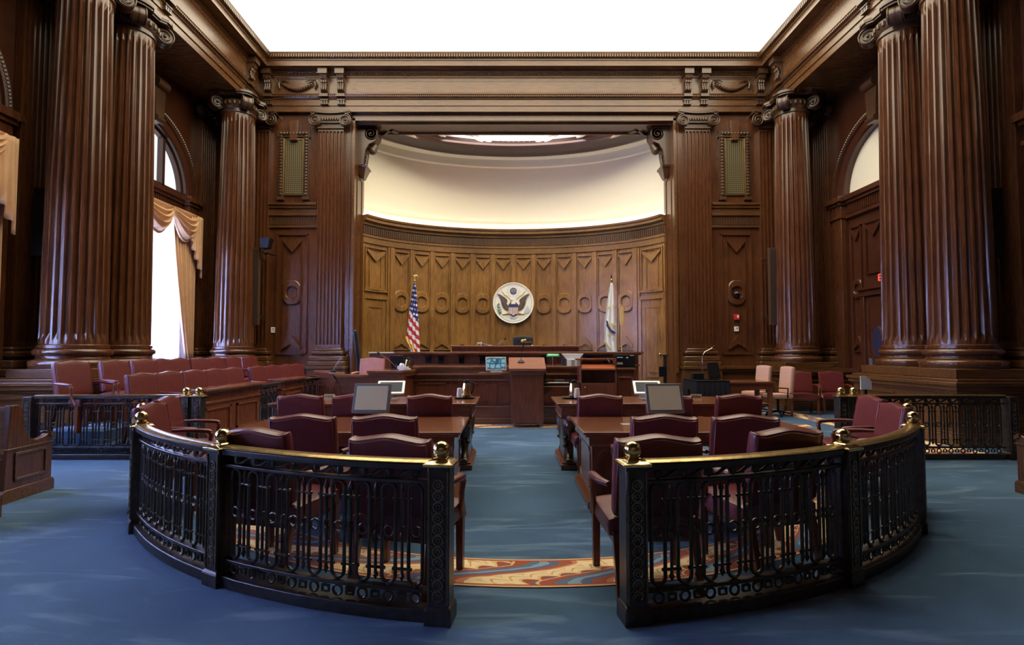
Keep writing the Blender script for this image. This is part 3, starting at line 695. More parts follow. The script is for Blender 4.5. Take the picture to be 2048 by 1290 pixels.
# right bays: plaster lunette over panelling with a door
for i, c in enumerate((12.35, 7.0, 2.0)):
    MB().prism([(c-RA-.05, ZS-.1), *arcpts(c, RA+.05), (c+RA+.05, ZS-.1)], XW+.12, XW+.2, 'yz').build('wall_lunette', CREAM, kind='structure')
    p = MB(); p.box(XW+.08, XW+.18, c-RA-.02, c+RA+.02, 0, 5.2); wp = p.build('wall_right', MAHY, kind='structure', smooth=0)
    if i == 2: continue
    XI = XW+.08
    q_ = lambda y, o, z: (XI-o, y, z)
    for yc, hw, z0, z1, rg in ((c+1.12, .20, 1.5, 4.72, True), (c-1.12, .20, 1.5, 4.72, True), (c+.47, .30, 3.42, 4.72, False), (c-.47, .30, 3.42, 4.72, False)):
        p = MB(); panelset(p, yc, hw, z0, z1, 0, 3.1, .9, True, rg, rg); p.build('wall_panel', MAHY, wp, bend=q_)
    d = struct('door_%d' % (3+i))
    p = MB(); p.box(XI-.10, XI, c-.95, c-.80, 0, 3.0); p.box(XI-.10, XI, c+.80, c+.95, 0, 3.0); p.box(XI-.12, XI, c-.97, c+.97, 2.88, 3.02); p.box(XI-.18, XI, c-1.02, c+1.02, 3.02, 3.08)
    p.build('door_frame', MAHY, d, bevel=.008)
    for q in (-1, 1):
        p = MB(); p.box(XI-.05, XI-.0, *sorted((c+q*.01, c+q*.80)), 0, 2.88)
        for a in (.12, .66): p.box(XI-.065, XI-.05, *sorted((c+q*a, c+q*(a+.03))), .3, 2.6)
        lf = p.build('door_leaf', MAHY, d)
        p = MB(); p.lathe([(.22, 0), (.22, .02)], 32); o = p.build('oval_glass', plain('dark_door_glass', (.03, .028, .06), .08), lf, loc=(XI-.05, c+q*.40, 1.75), rot=(0, -PI/2, 0)); o.scale = (1.7, .85, 1)
        p = MB(); p.ring((0, 0, .012), .22, .012, 'z', 32, 6); o = p.build('glass_rim', MAHY, lf, loc=(XI-.05, c+q*.40, 1.75), rot=(0, -PI/2, 0)); o.scale = (1.7, .85, 1)
    MB().box(XI-.09, XI-.05, c+.58, c+.68, 1.05, 1.35).build('push_plate', plain('grey_metal_plate', (.16, .17, .24), .4, .4), d)
# left bays: windows, sheers, gold drapes
def drape_mesh(c, q, x):
    mb = MB(); nu, nv = 60, 20; vs = []; fs = []
    for j in range(nv+1):
        t = j/nv; z = 5.0-(5.0-1.32)*t
        inner = 1.45-.85*(1-t)**.0*0
        yo = 1.62; yi = .72+.66*(t**1.5) if t < 2 else 0
        for i in range(nu+1):
            s = i/nu; y = yo+(yi-yo)*s; f = .045*math.sin(s*2*PI*8+.6*math.sin(3*t))
            vs.append((x+f*.9+.02, c+q*y, z))
    W_ = nu+1
    for j in range(nv):
        for i in range(nu): a = j*W_+i; fs.append((a, a+1, a+W_+1, a+W_))
    mb.add(vs, fs); return mb
def thick(o, t):
    m = o.modifiers.new('thick', 'SOLIDIFY'); m.thickness = t; return o
def swag(mb, y0, y1, x, ztop, drop, n=26, m=26):
    vs = []; fs = []
    for j in range(m+1):
        t = j/m
        for i in range(n+1):
            s = i/n; e = 1-(2*s-1)**2
            z = ztop-.10*t-(drop)*e*t**.9-.05*t; fold = .085*math.sin(t*2*PI*5)*e**.5
            vs.append((x+.05+.10*e*math.sin(PI*t)+fold*.8, y0+(y1-y0)*(s*(1-.0)), z+fold*.25))
    W_ = n+1
    for j in range(m):
        for i in range(n): a = j*W_+i; fs.append((a, a+1, a+W_+1, a+W_))
    mb.add(vs, fs)
def jabot(mb, ya, yb, x, zt, z_in, z_out, n=30, m=14):
    vs = []; fs = []
    for j in range(m+1):
        t = j/m
        for i in range(n+1):
            s = i/n; zb = z_in+(z_out-z_in)*s; z = zt+(zb-zt)*t
            vs.append((x+.09+.045*math.sin(s*2*PI*4)*(.3+.7*t), ya+(yb-ya)*s*(1-.0*t), z+.03*math.sin(s*2*PI*4)*t))
    W_ = n+1
    for j in range(m):
        for i in range(n): a = j*W_+i; fs.append((a, a+1, a+W_+1, a+W_))
    mb.add(vs, fs)
SKYP = emis('daylight_pane', (.46, .56, 1.0), WINDOW)
LUNP = emis('daylight_frosted_pane', (.88, .93, 1.0), 1.25)
for i, c in enumerate((12.35, 7.0, 2.0)):
    wn = struct('window_%d' % (i+1)); X0 = -XW-.17
    MB().box(X0-.04, X0-.02, c-RA, c+RA, 1.25, 5.05).build('pane', SKYP, wn, smooth=0)
    MB().prism([(c-RA, ZS), *arcpts(c, RA)[1:-1], (c+RA, ZS)], X0-.04, X0-.02, 'yz').build('pane', LUNP, wn, smooth=0)
    p = MB(); p.box(X0-.02, X0+.10, c-RA, c+RA, 1.2, 1.3); 
    for y in (c-.66, c+.66): p.box(X0-.02, X0+.12, y-.05, y+.05, ZS, ZS+1.25)
    p.box(X0-.02, X0+.12, c-RA, c+RA, ZS, ZS+.10)
    arcband(p, -1, c, [(1.38, -.18), (1.38, -.06), (1.46, -.06), (1.46, -.18)])
    p.build('window_frame', MAHY, wn)
    p = MB(); n = 120
    sh = MB(); vs = []; fs = []
    for j in range(2):
        for k in range(n+1): vs.append((X0+.12+.02*math.sin(k*1.3)+.01*math.sin(k*.37), c-1.42+2.84*k/n, 1.3 if j else 5.0))
    sh.add(vs, [(k, k+1, n+2+k, n+1+k) for k in range(n)])
    nmw = ('window between the left columns', 'window at the left picture edge', 'window nearest the camera')[i]
    o = sh.build('sheer_curtain', SHEER, smooth=60); tag(o, 'white sheer curtain glowing in the tall '+nmw, 'curtain'); thick(o, .003)
    if i == 2: continue
    t = thing('gold_drapes', 'gold swagged drapes framing the tall '+nmw, 'curtain', (0, 0, 0))
    XD = -XW+.24
    for q in (-1, 1): thick(drape_mesh(c, q, XD-.06).build('side_panel', DRAPE, t, smooth=60), .008)
    for a, b in ((-1.55, -.50), (-.55, .55), (.50, 1.55)):
        s1 = MB(); swag(s1, c+a, c+b, XD+(.03 if abs(a+b) > .1 else 0), 5.06, .62); thick(s1.build('swag', DRAPE, t, smooth=60), .008)
    for q in (-1, 1): s1 = MB(); jabot(s1, c+q*1.18, c+q*1.72, XD+.02, 5.06, 4.35, 3.45); thick(s1.build('jabot', DRAPE, t, smooth=60), .008)
    MB().box(*sorted((-XW+.12, XD+.05)), c-1.70, c+1.70, 5.0, 5.07).build('pelmet_board', DRAPE, t)
# wall behind the camera
MB().box(-XW-.4, XW+.4, -4.0, -3.6, 0, ZT+.1).build('wall_front', MAHX, smooth=0, kind='structure')
# carpet borders
def uvstrip(name, L_, R_, u):
    vs = [(x, y, .006) for x, y in L_]+[(x, y, .006) for x, y in R_]; n = len(L_)
    me = bpy.data.meshes.new(name); me.from_pydata(vs, [], [(i, i+1, n+i+1, n+i) for i in range(n-1)]); ul = me.uv_layers.new(name='UVMap')
    for f in me.polygons:
        i = f.index; 
        for li, vi in zip(f.loop_indices, f.vertices): k = vi % n; ul.data[li].uv = (u[k], 0 if vi < n else 1)
    me.materials.append(BORDER); o = bpy.data.objects.new(name, me); COL.objects.link(o); o['kind'] = 'structure'; return o
YC = 7.45; RR = 4.37
aa = [R(-66+132*i/90) for i in range(91)]
uvstrip('floor', [(3.92*math.sin(a), YC-3.92*math.cos(a)) for a in aa], [(3.46*math.sin(a), YC-3.46*math.cos(a)) for a in aa], [a*3.7 for a in aa])
for sg in (-1, 1):
    uvstrip('floor', [(sg*(4.3+i*.27), 8.0) for i in range(11)], [(sg*(4.3+i*.27), 8.5) for i in range(11)], [i*.27 for i in range(11)])
    uvstrip('floor', [(sg*6.45, 8.5+i*.5) for i in range(10)], [(sg*6.95, 8.5+i*.5) for i in range(10)], [i*.5 for i in range(10)])
uvstrip('floor', [(-4.2+i*.3, 10.62) for i in range(35)], [(-4.2+i*.3, 11.12) for i in range(35)], [i*.3 for i in range(35)])
uvstrip('floor', [(4.2+i*.3, 13.0) for i in range(10)], [(4.2+i*.3, 13.45) for i in range(10)], [i*.3 for i in range(10)])
# ================================================================ RAILINGS
def circ(s):
    a = s/RR; return Vector((RR*math.sin(a), YC-RR*math.cos(a))), a
class Arc:
    def at(s, t): a = t/RR; return (RR*math.sin(a), YC-RR*math.cos(a)), a        # position, rotation about z (x axis = tangent)
class Line:
    def __init__(s, p, q): s.p = Vector(p); s.q = Vector(q); s.d = (s.q-s.p).normalized(); s.L = (s.q-s.p).length; s.a = math.atan2(s.d.y, s.d.x)
    def at(s, t): v = s.p+s.d*t; return (v.x, v.y), s.a
PROTO = {}
def shared(name, make, mat, parent, loc, rz, smooth=40):
    if name not in PROTO: PROTO[name] = make().build(name, mat, parent, smooth=smooth); o = PROTO[name]
    else: o = PROTO[name].copy(); COL.objects.link(o); o.parent = parent
    o.location = loc; o.rotation_euler = (0, 0, rz); return o
def loop_bar():
    mb = MB(); r = .042; P = []
    for i in range(13): a = PI*i/12; P.append((r*math.cos(a), 0, .725+r*math.sin(a)))
    for i in range(13): a = PI+PI*i/12; P.append((r*math.cos(a), 0, .235+r*math.sin(a)))
    mb.tube(P, .0115, 8, True, up=(0, 1, 0)); mb.ring((0, 0, .49), .030, .008, 'y', 18, 6)
    mb.rod((0, 0, .18), (0, 0, .2), .014); mb.rod((0, 0, .765), (0, 0, .785), .014); return mb
def spear_bar():
    mb = MB(); mb.lathe([(.002, .205), (.018, .235), (.010, .25), (.0095, .27), (.0095, .46), (.015, .465), (.015, .48), (.011, .485), (.011, .50), (.015, .505), (.015, .52), (.0095, .525), (.0095, .71), (.016, .72), (.017, .735), (.002, .775)], 8)
    for z in (.276, .676): mb.tube([(-.052, 0, z), (.052, 0, z)], .0085, 6); mb.ball((-.052, 0, z), .013, 6); mb.ball((.052, 0, z), .013, 6)
    return mb
def railing_panel(label, path, t0, t1, group=None, brass=True, name='bronze_railing', H=.90, metal=None, parts=True):
    metal = metal or BRONZE; L = t1-t0; n = max(2, round(L/.166)); tm = (t0+t1)/2; (cx, cy), _ = path.at(tm)
    t = thing(name, label, 'railing', (cx, cy, 0), 0)
    def bd(s, o, z):
        (x, y), a = path.at(tm+s); return (x+math.sin(a)*o-cx, y-math.cos(a)*o-cy, z)
    def bar(o0, o1, z0, z1, nm_, mat, m=n, bevel=0):
        mb = MB(); vs = []; fs = []
        for i in range(m+1):
            s = -L/2+L*i/m
            for o, z in ((o0, z0), (o1, z0), (o1, z1), (o0, z1)): vs.append((s, o, z))
        for i in range(m):
            for k in range(4): k2 = (k+1) % 4; fs.append((i*4+k, i*4+k2, i*4+4+k2, i*4+4+k))
        fs += [(0, 1, 2, 3), tuple(range(m*4, m*4+4))]; mb.add(vs, fs); return mb.build(nm_, mat, t, bend=bd, smooth=30, bevel=bevel)
    k = H/.90
    bar(-.045, .045, 0, .075, 'plinth', metal, n*2, .006); bar(-.026, .026, .158, .180, 'lower_rail', metal, n*2, .004)
    bar(-.026, .026, .775, .797, 'upper_rail', metal, n*2, .004); bar(-.05, .05, .858, .899, 'top_rail', metal, n*2, .006)
    mb = MB(); vs = []; fs = []; prof = [(-.052, .899), (-.056, .904), (-.046, .911), (-.02, .917), (.02, .917), (.046, .911), (.056, .904), (.052, .899)]; m = n*2
    for i in range(m+1):
        for o, z in prof: vs.append((-L/2+L*i/m, o, z))
    for i in range(m):
        for q in range(8): q2 = (q+1) % 8; fs.append((i*8+q, i*8+q2, i*8+8+q2, i*8+8+q))
    fs += [tuple(range(8)), tuple(range(m*8, m*8+8))]; mb.add(vs, fs).build('handrail', BRASSD if brass else metal, t, bend=bd, smooth=50)
    u = L/n; mb = MB(); ms = MB()
    for i in range(n):
        s = -L/2+u*(i+.5); mb.ring((s, 0, .118), .030, .0085, 'y', 14, 6)
        e = s+u/2
        if i < n-1:
            for a, b, c, d in ((e-.024, e+.024, .098, .108), (e-.024, e+.024, .130, .140), (e-.028, e-.018, .098, .14), (e+.018, e+.028, .098, .14)): mb.box(a, b, -.008, .008, c, d)
            mb.ball((e, 0, .152), .011, 6)
        ms.ball((s, 0, .828), .029, 10, (.62, .45, 1)); ms.ring((s, 0, .828), .024, .007, 'y', 12, 5)
        if i < n-1: ms.tube([(s+.022, 0, .806), (s+u*.35, 0, .812), (s+u*.65, 0, .842), (s+u-.022, 0, .850)], [.006, .011, .012, .006], 6)
    mb.build('ring_frieze', metal, t, bend=bd); ms.build('scroll_frieze', metal, t, bend=bd)
    for i in range(n):
        s = -L/2+u*(i+.5); (x, y), a = path.at(tm+s); shared('loop_bar', loop_bar, BRONZE, t, (x-cx, y-cy, 0), a)
        if i < n-1: (x, y), a = path.at(tm+s+u/2); shared('spear_bar', spear_bar, BRONZE, t, (x-cx, y-cy, 0), a)
    return t
CHAINM = plain('pale_bronze', (.13, .10, .07), .32, .6, noise=.3, nscale=25)  # paler, brassier bronze than the post, for contrast
def make_post(label, loc, rz):
    t = thing('railing_post', label, 'post', loc, rz)
    MB().box(-.064, .064, -.064, .064, .09, .885).build('shaft', BRONZE, t, bevel=.006)
    p = MB(); p.box(-.078, .078, -.078, .078, 0, .085); p.frus((0, 0), (.078, .078), .085, (.066, .066), .105); p.build('base', BRONZE, t, bevel=.004)
    for q, sg in enumerate((-1, 1)):
        p = MB()
        for k in range(11): p.ring((0, sg*.065, .165+k*.062), .028, .0085, 'y', 16, 5); p.ring((0, sg*.065, .165+k*.062), .011, .006, 'y', 10, 5)
        for k in range(10):
            for s in (-1, 1): p.ball((s*.034, sg*.064, .196+k*.062), .009, 6)
        for s in (-1, 1): p.box(s*.054-.005, s*.054+.005, *sorted((sg*.062, sg*.072)), .12, .86)
        p.build('chain_ornament', CHAINM, t)
    p = MB(); p.box(-.086, .086, -.086, .086, .885, .902); p.frus((0, 0), (.080, .080), .902, (.052, .052), .918); p.frus((0, 0), (.045, .045), .918, (.036, .036), .93); p.build('cap_plate', BRASS, t, bevel=.003)
    MB().lathe([(.036, .922), (.030, .930), (.032, .938)], 24).ball((0, 0, .970), .051, 32).build('ball_finial', BRASS, t, smooth=60)
    return t
GP = (7.3, 28.6, 50.0, 61.5)
P0 = None; arc = Arc()
lab = {0: 'dark bronze railing post with brass ball at the aisle opening, %s side', 1: 'dark bronze railing post with brass ball, second from the aisle opening on the %s', 2: 'dark bronze railing post with brass ball at the outermost bend of the %s curved railing', 3: 'dark bronze railing post with brass ball just behind the outermost bend on the %s'}
for sg, n_ in ((-1, 'left'), (1, 'right')):
    for i, g in enumerate(GP):
        a = R(g)*sg; loc = (RR*math.sin(a), YC-RR*math.cos(a), 0)
        if P0 is None: P0 = make_post(lab[i] % n_, loc, a)
        else: dup(P0, loc, a, lab[i] % n_)
    e = .068
    for i, l in enumerate(('curved bronze railing panel beside the aisle opening on the %s', 'outer curved bronze railing panel on the %s of the near rail', 'narrow bronze railing gate at the %s end of the curved rail')):
        a, b = R(GP[i])*RR+e, R(GP[i+1])*RR-e
        if sg < 0: a, b = -b, -a
        railing_panel(l % n_, arc, a, b, name='bronze_railing' if i < 2 else 'railing_gate')
    for x, l in ((4.58, 'inner of the twin ball-topped posts starting the straight %s railing'), (4.76, 'outer of the twin ball-topped posts starting the straight %s railing')): dup(P0, (sg*x, 7.62, 0), 0, l % n_)
    ep = dup(P0, (sg*6.98, 7.62, 0), 0, 'plain end post of the straight %s railing by the column pedestal' % n_)
    for k_ in kids(ep):
        if k_.name.startswith('ball_finial') or k_.name.startswith('cap_plate'): bpy.data.objects.remove(k_)
    p, q = ((4.85, 7.62), (6.89, 7.62)) if sg > 0 else ((-6.89, 7.62), (-4.85, 7.62))
    railing_panel('straight bronze railing in front of the %s column pair' % n_, Line(p, q), 0, 2.04)
# ================================================================ CHAIRS
def camel(w): return lambda u: .025*math.exp(-(u/.42)**2)-.006*math.exp(-((abs(u)-.78)/.16)**2)+.006*(abs(u) > .93)
def make_armchair(label, loc, rz, leather=LEATH, pipe=PIPE, wood_=CHERZ, name='leather_armchair'):
    t = thing(name, label, 'chair', loc, rz); T = Matrix
    c = cushion(.55, .50, .10, camel(.53)); c.T = None
    lean = R(10.5); M_ = T.Translation((0, -.215, .505)) @ T.Rotation(lean, 4, 'X')
    c.V = [tuple(M_ @ Vector(v)) for v in c.V]; b = c.build('backrest', leather, t, smooth=60)
    for sy in (-1, 1):
        P = []; f = camel(.53)
        for i in range(25): u = -1+2*i/24; P.append((u*.256, sy*.044, .478+f(u)))
        P = [(-.26, sy*.044, .03)]+P+[(.26, sy*.044, .03)]
        mb = MB().tube([tuple(M_ @ Vector(p)) for p in P], .006, 6); mb.build('piping', pipe, b, smooth=60)
    c = cushion(.61, .53, .13, nx=16, nz=16, p=8); M2 = T.Translation((0, -.235, .425)) @ T.Rotation(-PI/2, 4, 'X') @ T.Scale(-1, 4, (1, 0, 0)) if 0 else None
    c.V = [(x, z-.235, .425-y+.02*(1-min(1, (x/.28)**2))*(1 if -y > 0 else 0)) for x, y, z in c.V]; c.build('seat', leather, t, smooth=60)
    for sx in (-1, 1):
        mb = MB(); P = [(sx*.290, -.215, .70), (sx*.325, -.10, .695), (sx*.330, .06, .685), (sx*.330, .14, .675), (sx*.330, .165, .665)]
        mb.tube(P, [.022, .030, .033, .032, .018], 12); mb.V = [(x, y, .68+(z-.68)*.75) for x, y, z in mb.V]; mb.build('arm_pad', leather, t, smooth=60)
        mb = MB(); pts = [(sx*.330, .14, .665), (sx*.330, .165, .64), (sx*.325, .155, .58), (sx*.318, .165, .50), (sx*.312, .20, .44), (sx*.305, .235, .39)]
        mb.tube(pts, [.02, .024, .020, .022, .026, .028], 8, up=(1, 0, 0)); mb.build('arm_support', wood_, t, smooth=60)
        for sy in (1, -1):
            mb = MB(); x = sx*.25 if sy < 0 else sx*.285
            if sy > 0: mb.frus((x, .245), (.024, .024), .0, (.027, .027), .39)
            else: mb.add([(x-.022, -.355, 0), (x+.022, -.355, 0), (x+.022, -.31, 0), (x-.022, -.31, 0), (x-.025, -.25, .40), (x+.025, -.25, .40), (x+.025, -.20, .40), (x-.025, -.20, .40)], [(0, 3, 2, 1), (4, 5, 6, 7), (0, 1, 5, 4), (1, 2, 6, 5), (2, 3, 7, 6), (3, 0, 4, 7)])
            mb.build('leg', wood_, t, bevel=.004)
    mb = MB(); mb.box(-.275, .275, -.225, .265, .33, .385); mb.build('seat_rail', wood_, t, bevel=.006)
    return t
J = 'chair'
ch0 = None
def chair(x, y, rz, label, z=0, group=None, pal=None):
    global ch0
    if ch0 is None: ch0 = make_armchair(label, (x, y, z), rz); return ch0
    return dup(ch0, (x, y, z), rz, label, group)
TC = (('left', -1), ('right', 1))
chair(-.84, 3.66, R(-13), 'burgundy leather armchair right behind the near railing, left of the aisle')
chair(.76, 3.66, R(2), 'burgundy leather armchair right behind the near railing, right of the aisle')
chair(-1.83, 3.95, R(-14), 'burgundy leather armchair behind the curved railing, left of the one beside the aisle')
chair(1.66, 3.95, R(14), 'burgundy leather armchair behind the curved railing, right of the one beside the aisle')
for X, Y, l in ((-1.87, 4.74, 'burgundy armchair at the near left table, outer seat'), (-1.19, 4.74, 'burgundy armchair at the near left table, seat closer to the aisle'), (1.12, 4.72, 'burgundy armchair at the near right table, seat closer to the aisle'), (1.79, 4.72, 'burgundy armchair at the near right table, outer seat')): chair(X, Y, 0, l)
for X, l in ((-2.68, 'burgundy armchair at the far left table, outermost'), (-2.02, 'burgundy armchair at the far left table, partly hidden by the monitor'), (-1.12, 'burgundy armchair at the far left table, nearest the aisle'), (.94, 'burgundy armchair at the far right table, nearest the aisle'), (1.78, 'burgundy armchair at the far right table, hidden behind the monitor'), (2.62, 'burgundy armchair at the far right table, outermost')): chair(X, 6.76, 0, l)
chair(-3.80, 6.18, R(-80), 'burgundy armchair facing right inside the left curved railing, farther one')
chair(-3.47, 5.42, R(-80), 'burgundy armchair facing right inside the left curved railing, nearer one')
chair(3.76, 6.25, R(80), 'burgundy armchair facing left inside the right curved railing, farther one')
chair(3.43, 5.44, R(76), 'burgundy armchair facing left inside the right curved railing, nearer one')
ordn = ('first', 'second', 'third', 'fourth', 'fifth', 'sixth', 'seventh', 'eighth', 'ninth')
for k, (px, Y) in enumerate(((288, 7.99), (342, 8.62), (391, 9.25), (432, 9.92), (469, 10.57), (518, 11.5), (547, 12.2), (575, 12.95), (595, 13.6))):
    x = (px-1017)/FPX*Y*1.0+CX; chair(x+.26, Y-.06, R(-103), 'burgundy jury chair in the front row, %s counting from the railing' % ordn[k], .19).scale = (.93, 1, 1)
for k, (px, Y, a) in enumerate(((147, 7.98, -106), (232, 8.9, -103), (290, 9.6, -103), (322, 10.22, -103), (360, 10.88, -103), (400, 11.55, -103), (433, 12.2, -103), (467, 12.88, -103), (500, 13.55, -103))):
    x = (px-1017)/FPX*Y+CX; chair(x-.27*math.sin(R(a)), Y+.27*math.cos(R(a)), R(a), 'burgundy jury chair in the back row, %s counting from the railing' % ordn[k], .37).scale = (.93, 1, 1)
chair(7.02, 13.05, R(163), 'red armchair against the far right wall, left one of the pair')
chair(7.80, 13.05, R(163), 'red armchair against the far right wall, right one of the pair')
# jury platform
p = MB(); p.box(-6.05, -4.78, 7.75, 13.9, 0, .19); p.box(-6.86, -6.05, 7.75, 14.0, 0, .37); p.box(-7.0, -6.86, 7.75, 8.5, 0, .37); p.build('floor', CARPET, kind='structure', smooth=0)
# jury front: wooden partitions and iron gates
def partition(label, p, q, top=.97, name='wooden_partition', th=.09, slab=.2):
    t = thing(name, label, 'partition', (p[0], p[1], 0), math.atan2(q[1]-p[1], q[0]-p[0])); L = math.hypot(q[0]-p[0], q[1]-p[1])
    MB().box(0, L, -th/2, th/2, 0, top-.04).build('panel_board', CHERZ, t)
    m = MB(); m.box(-.02, L+.02, -th/2-slab*.5, th/2+slab*.5, top-.04, top); m.box(-.01, L+.01, -th/2-.05, th/2+.05, top-.07, top-.04); m.build('top_ledge', CHER, t, bevel=.008)
    m = MB(); m.box(0, L, -th/2-.035, th/2+.035, 0, .14); m.box(0, L, -th/2-.02, th/2+.02, .14, .17); m.box(0, L, -th/2-.02, th/2+.02, top-.24, top-.20); m.build('moulding', CHER, t, bevel=.006)
    n = max(1, round(L/1.1)); w_ = L/n
    for i in range(n):
        m = MB()
        for s in (-1, 1):
            y = sorted((s*th/2, s*(th/2+.022)))
            for a, b, c, d in ((.1, .135, .26, top-.30), (w_-.135, w_-.1, .26, top-.30), (.1, w_-.1, .26, .295), (.1, w_-.1, top-.335, top-.30)): m.box(i*w_+a, i*w_+b, *y, c, d)
        m.build('panel_frame', CHER, t)
    return t
partition('wooden jury box front nearest the railing', (-4.74, 7.86), (-4.74, 9.72))
partition('short wooden jury box front between the two iron gates', (-4.74, 10.66), (-4.74, 11.72))
railing_panel('iron jury box gate nearest the railing', Line((-4.74, 9.78), (-4.74, 10.60)), 0, .82, brass=False, name='jury_gate')
railing_panel('small iron jury box gate farthest from the railing', Line((-4.74, 11.78), (-4.60, 12.5)), 0, .7, brass=False, name='jury_gate')
# ================================================================ PEWS
def pew(label, x, y, rz, sg):
    t = thing('wooden_pew', label, 'pew', (x, y, 0), rz)    # end panel at local x=0, bench runs to local -x*sg ; faces +y
    P = [(0, 0), (0, .60), (-.05, .63), (-.12, .60), (-.22, .58), (-.32, .62), (-.38, .72), (-.41, .92), (-.46, .98), (-.56, .98), (-.62, 0)]
    d0, d1 = (-.03, .03)
    MB().prism(P, d0, d1, 'yz').build('end_panel', MAH, t, bevel=.006)
    m = MB(); m.prism([(.02, 0), (.02, .10), (0, .13), (-.62, .13), (-.65, .10), (-.65, 0)], -.05, .05, 'yz'); m.prism([(.02, .57), (.02, .61), (-.05, .65), (-.05, .60)], -.045, .045, 'yz')
    o = .03*sg
    for a in ((-.5, -.08, .20, .23), (-.5, -.08, .46, .49), (-.5, -.47, .2, .49), (-.11, -.08, .2, .49)): m.box(*sorted((o, o+.015*sg)), *a)
    m.prism([(.01, .30+.22), (.01, .54), (-.6, .54), (-.6, .52)], -.04, .04, 'yz')
    m.build('end_moulding', MAHX, t, bevel=.004)
    L = 2.2; a, b = sorted((-.03*sg, -L*sg))
    MB().box(a, b, -.47, -.03, .40, .45).build('seat', MAHX, t, bevel=.006)
    m = MB(); m.prism([(-.44, .45), (-.48, .92), (-.52, .92), (-.50, .05), (-.46, .05)], a, b, 'yz'); m.box(a, b, -.56, -.46, .92, .96); m.build('backrest', MAHX, t)
    MB().box(a, b, -.10, -.07, .0, .40).build('front_board', MAH, t)
    return t
pew('dark wooden pew end at the left edge, row nearest the railing', -5.32, 6.02, R(4), 1)
pew('dark wooden pew end at the left edge, second row', -4.92, 4.98, R(8), 1)
pew('dark wooden pew end at the right edge, row nearest the railing', 5.42, 5.86, R(-4), -1)
pew('dark wooden pew end on the right, second row', 5.0, 4.85, R(-8), -1)
# ================================================================ TABLES
def near_table(label, x0, x1):
    t = thing('counsel_table', label, 'table', ((x0+x1)/2, 5.78, 0)); h = (x1-x0)/2
    m = MB(); m.box(-h, h, -.60, .60, .725, .755); m.build('tabletop', CHER, t, bevel=.008)
    m = MB(); m.box(-h+.02, h-.02, -.58, .58, .70, .725); m.box(-h+.07, h-.07, -.50, .50, .60, .70); m.build('apron', CHER, t, bevel=.005)
    for s in (-1, 1):
        xi = s*(h-.30); m = MB(); m.box(xi-.20, xi+.20, -.48, .48, .10, .60); p = m.build('pedestal', CHERZ, t, bevel=.006)
        m = MB(); m.frus((xi, 0), (.25, .53), 0, (.25, .53), .06); m.frus((xi, 0), (.25, .53), .06, (.20, .48), .12); m.build('pedestal_plinth', CHER, p, bevel=.004)
        m = MB(); 
        for e in (-1, 1):
            P = [(-.30, .16), (.30, .16), (.38, .22), (.38, .50), (.30, .56), (-.30, .56), (-.38, .50), (-.38, .22)]
            m.tube([(xi+e*.205, a, b) for a, b in P], .009, 4, True, up=(1, 0, 0))
            P = [(-.10, .16), (.10, .16), (.15, .22), (.15, .50), (.10, .56), (-.10, .56), (-.15, .50), (-.15, .22)]
            m.tube([(xi+a, e*.485, b) for a, b in P], .009, 4, True, up=(0, 1, 0))
        m.build('panel_frame', CHER, p)
    return t
near_table('polished cherry table with panelled pedestals, near one left of the aisle', -2.95, -.63)
near_table('polished cherry table with panelled pedestals, near one right of the aisle', .56, 2.88)
def far_table(label, x0, x1):
    t = thing('carved_table', label, 'table', ((x0+x1)/2, 7.42, 0)); h = (x1-x0)/2
    m = MB(); m.box(-h, h, -.52, .52, .825, .86); m.box(-h+.03, h-.03, -.49, .49, .80, .825); m.build('tabletop', CHER, t, bevel=.008)
    m = MB(); m.box(-h+.06, h-.06, -.45, .45, .66, .80); m.box(-h+.05, h-.05, -.46, .46, .655, .68); m.build('apron', CHER, t, bevel=.005)
    for s in (-1, 1):
        xi = s*(h-.16); m = MB(); m.box(xi-.11, xi+.11, -.50, .50, 0, .07); m.box(xi-.09, xi+.09, -.48, .48, .07, .10); m.build('foot_board', CHER, t, bevel=.006)
        m = MB(); m.box(xi-.05, xi+.05, -.30, .30, .10, .66); m.build('end_support', CARV, t, bevel=.01)
        for e in (-1, 1):
            m = MB(); m.tube([(xi, e*.44, .13), (xi, e*.40, .17), (xi, e*.33, .24), (xi, e*.31, .34), (xi, e*.36, .45), (xi, e*.41, .54), (xi, e*.40, .62), (xi, e*.36, .66)], [.05, .045, .05, .065, .085, .09, .075, .07], 12)
            m.ball((xi, e*.45, .125), .058, 12, (1, 1.1, .6)); 
            for q in (-1, 0, 1): m.ball((xi+q*.032, e*.495, .118), .022, 8)
            m.ball((xi, e*.46, .56), .075, 12, (.8, .8, 1.1)); m.ring((xi, e*.30, .22), .05, .018, 'x', 14, 6); m.ring((xi, e*.32, .42), .045, .016, 'x', 14, 6)
            for q in range(6): m.ball((xi+(.05 if q % 2 else -.05), e*(.40+.02*(q % 3)), .30+q*.05), .032, 8)
            m.build('carved_leg', CARV, t, smooth=60)
    return t
far_table('long table on carved animal legs left of the aisle', -3.28, -.585)
far_table('long table on carved animal legs right of the aisle', .465, 3.20)
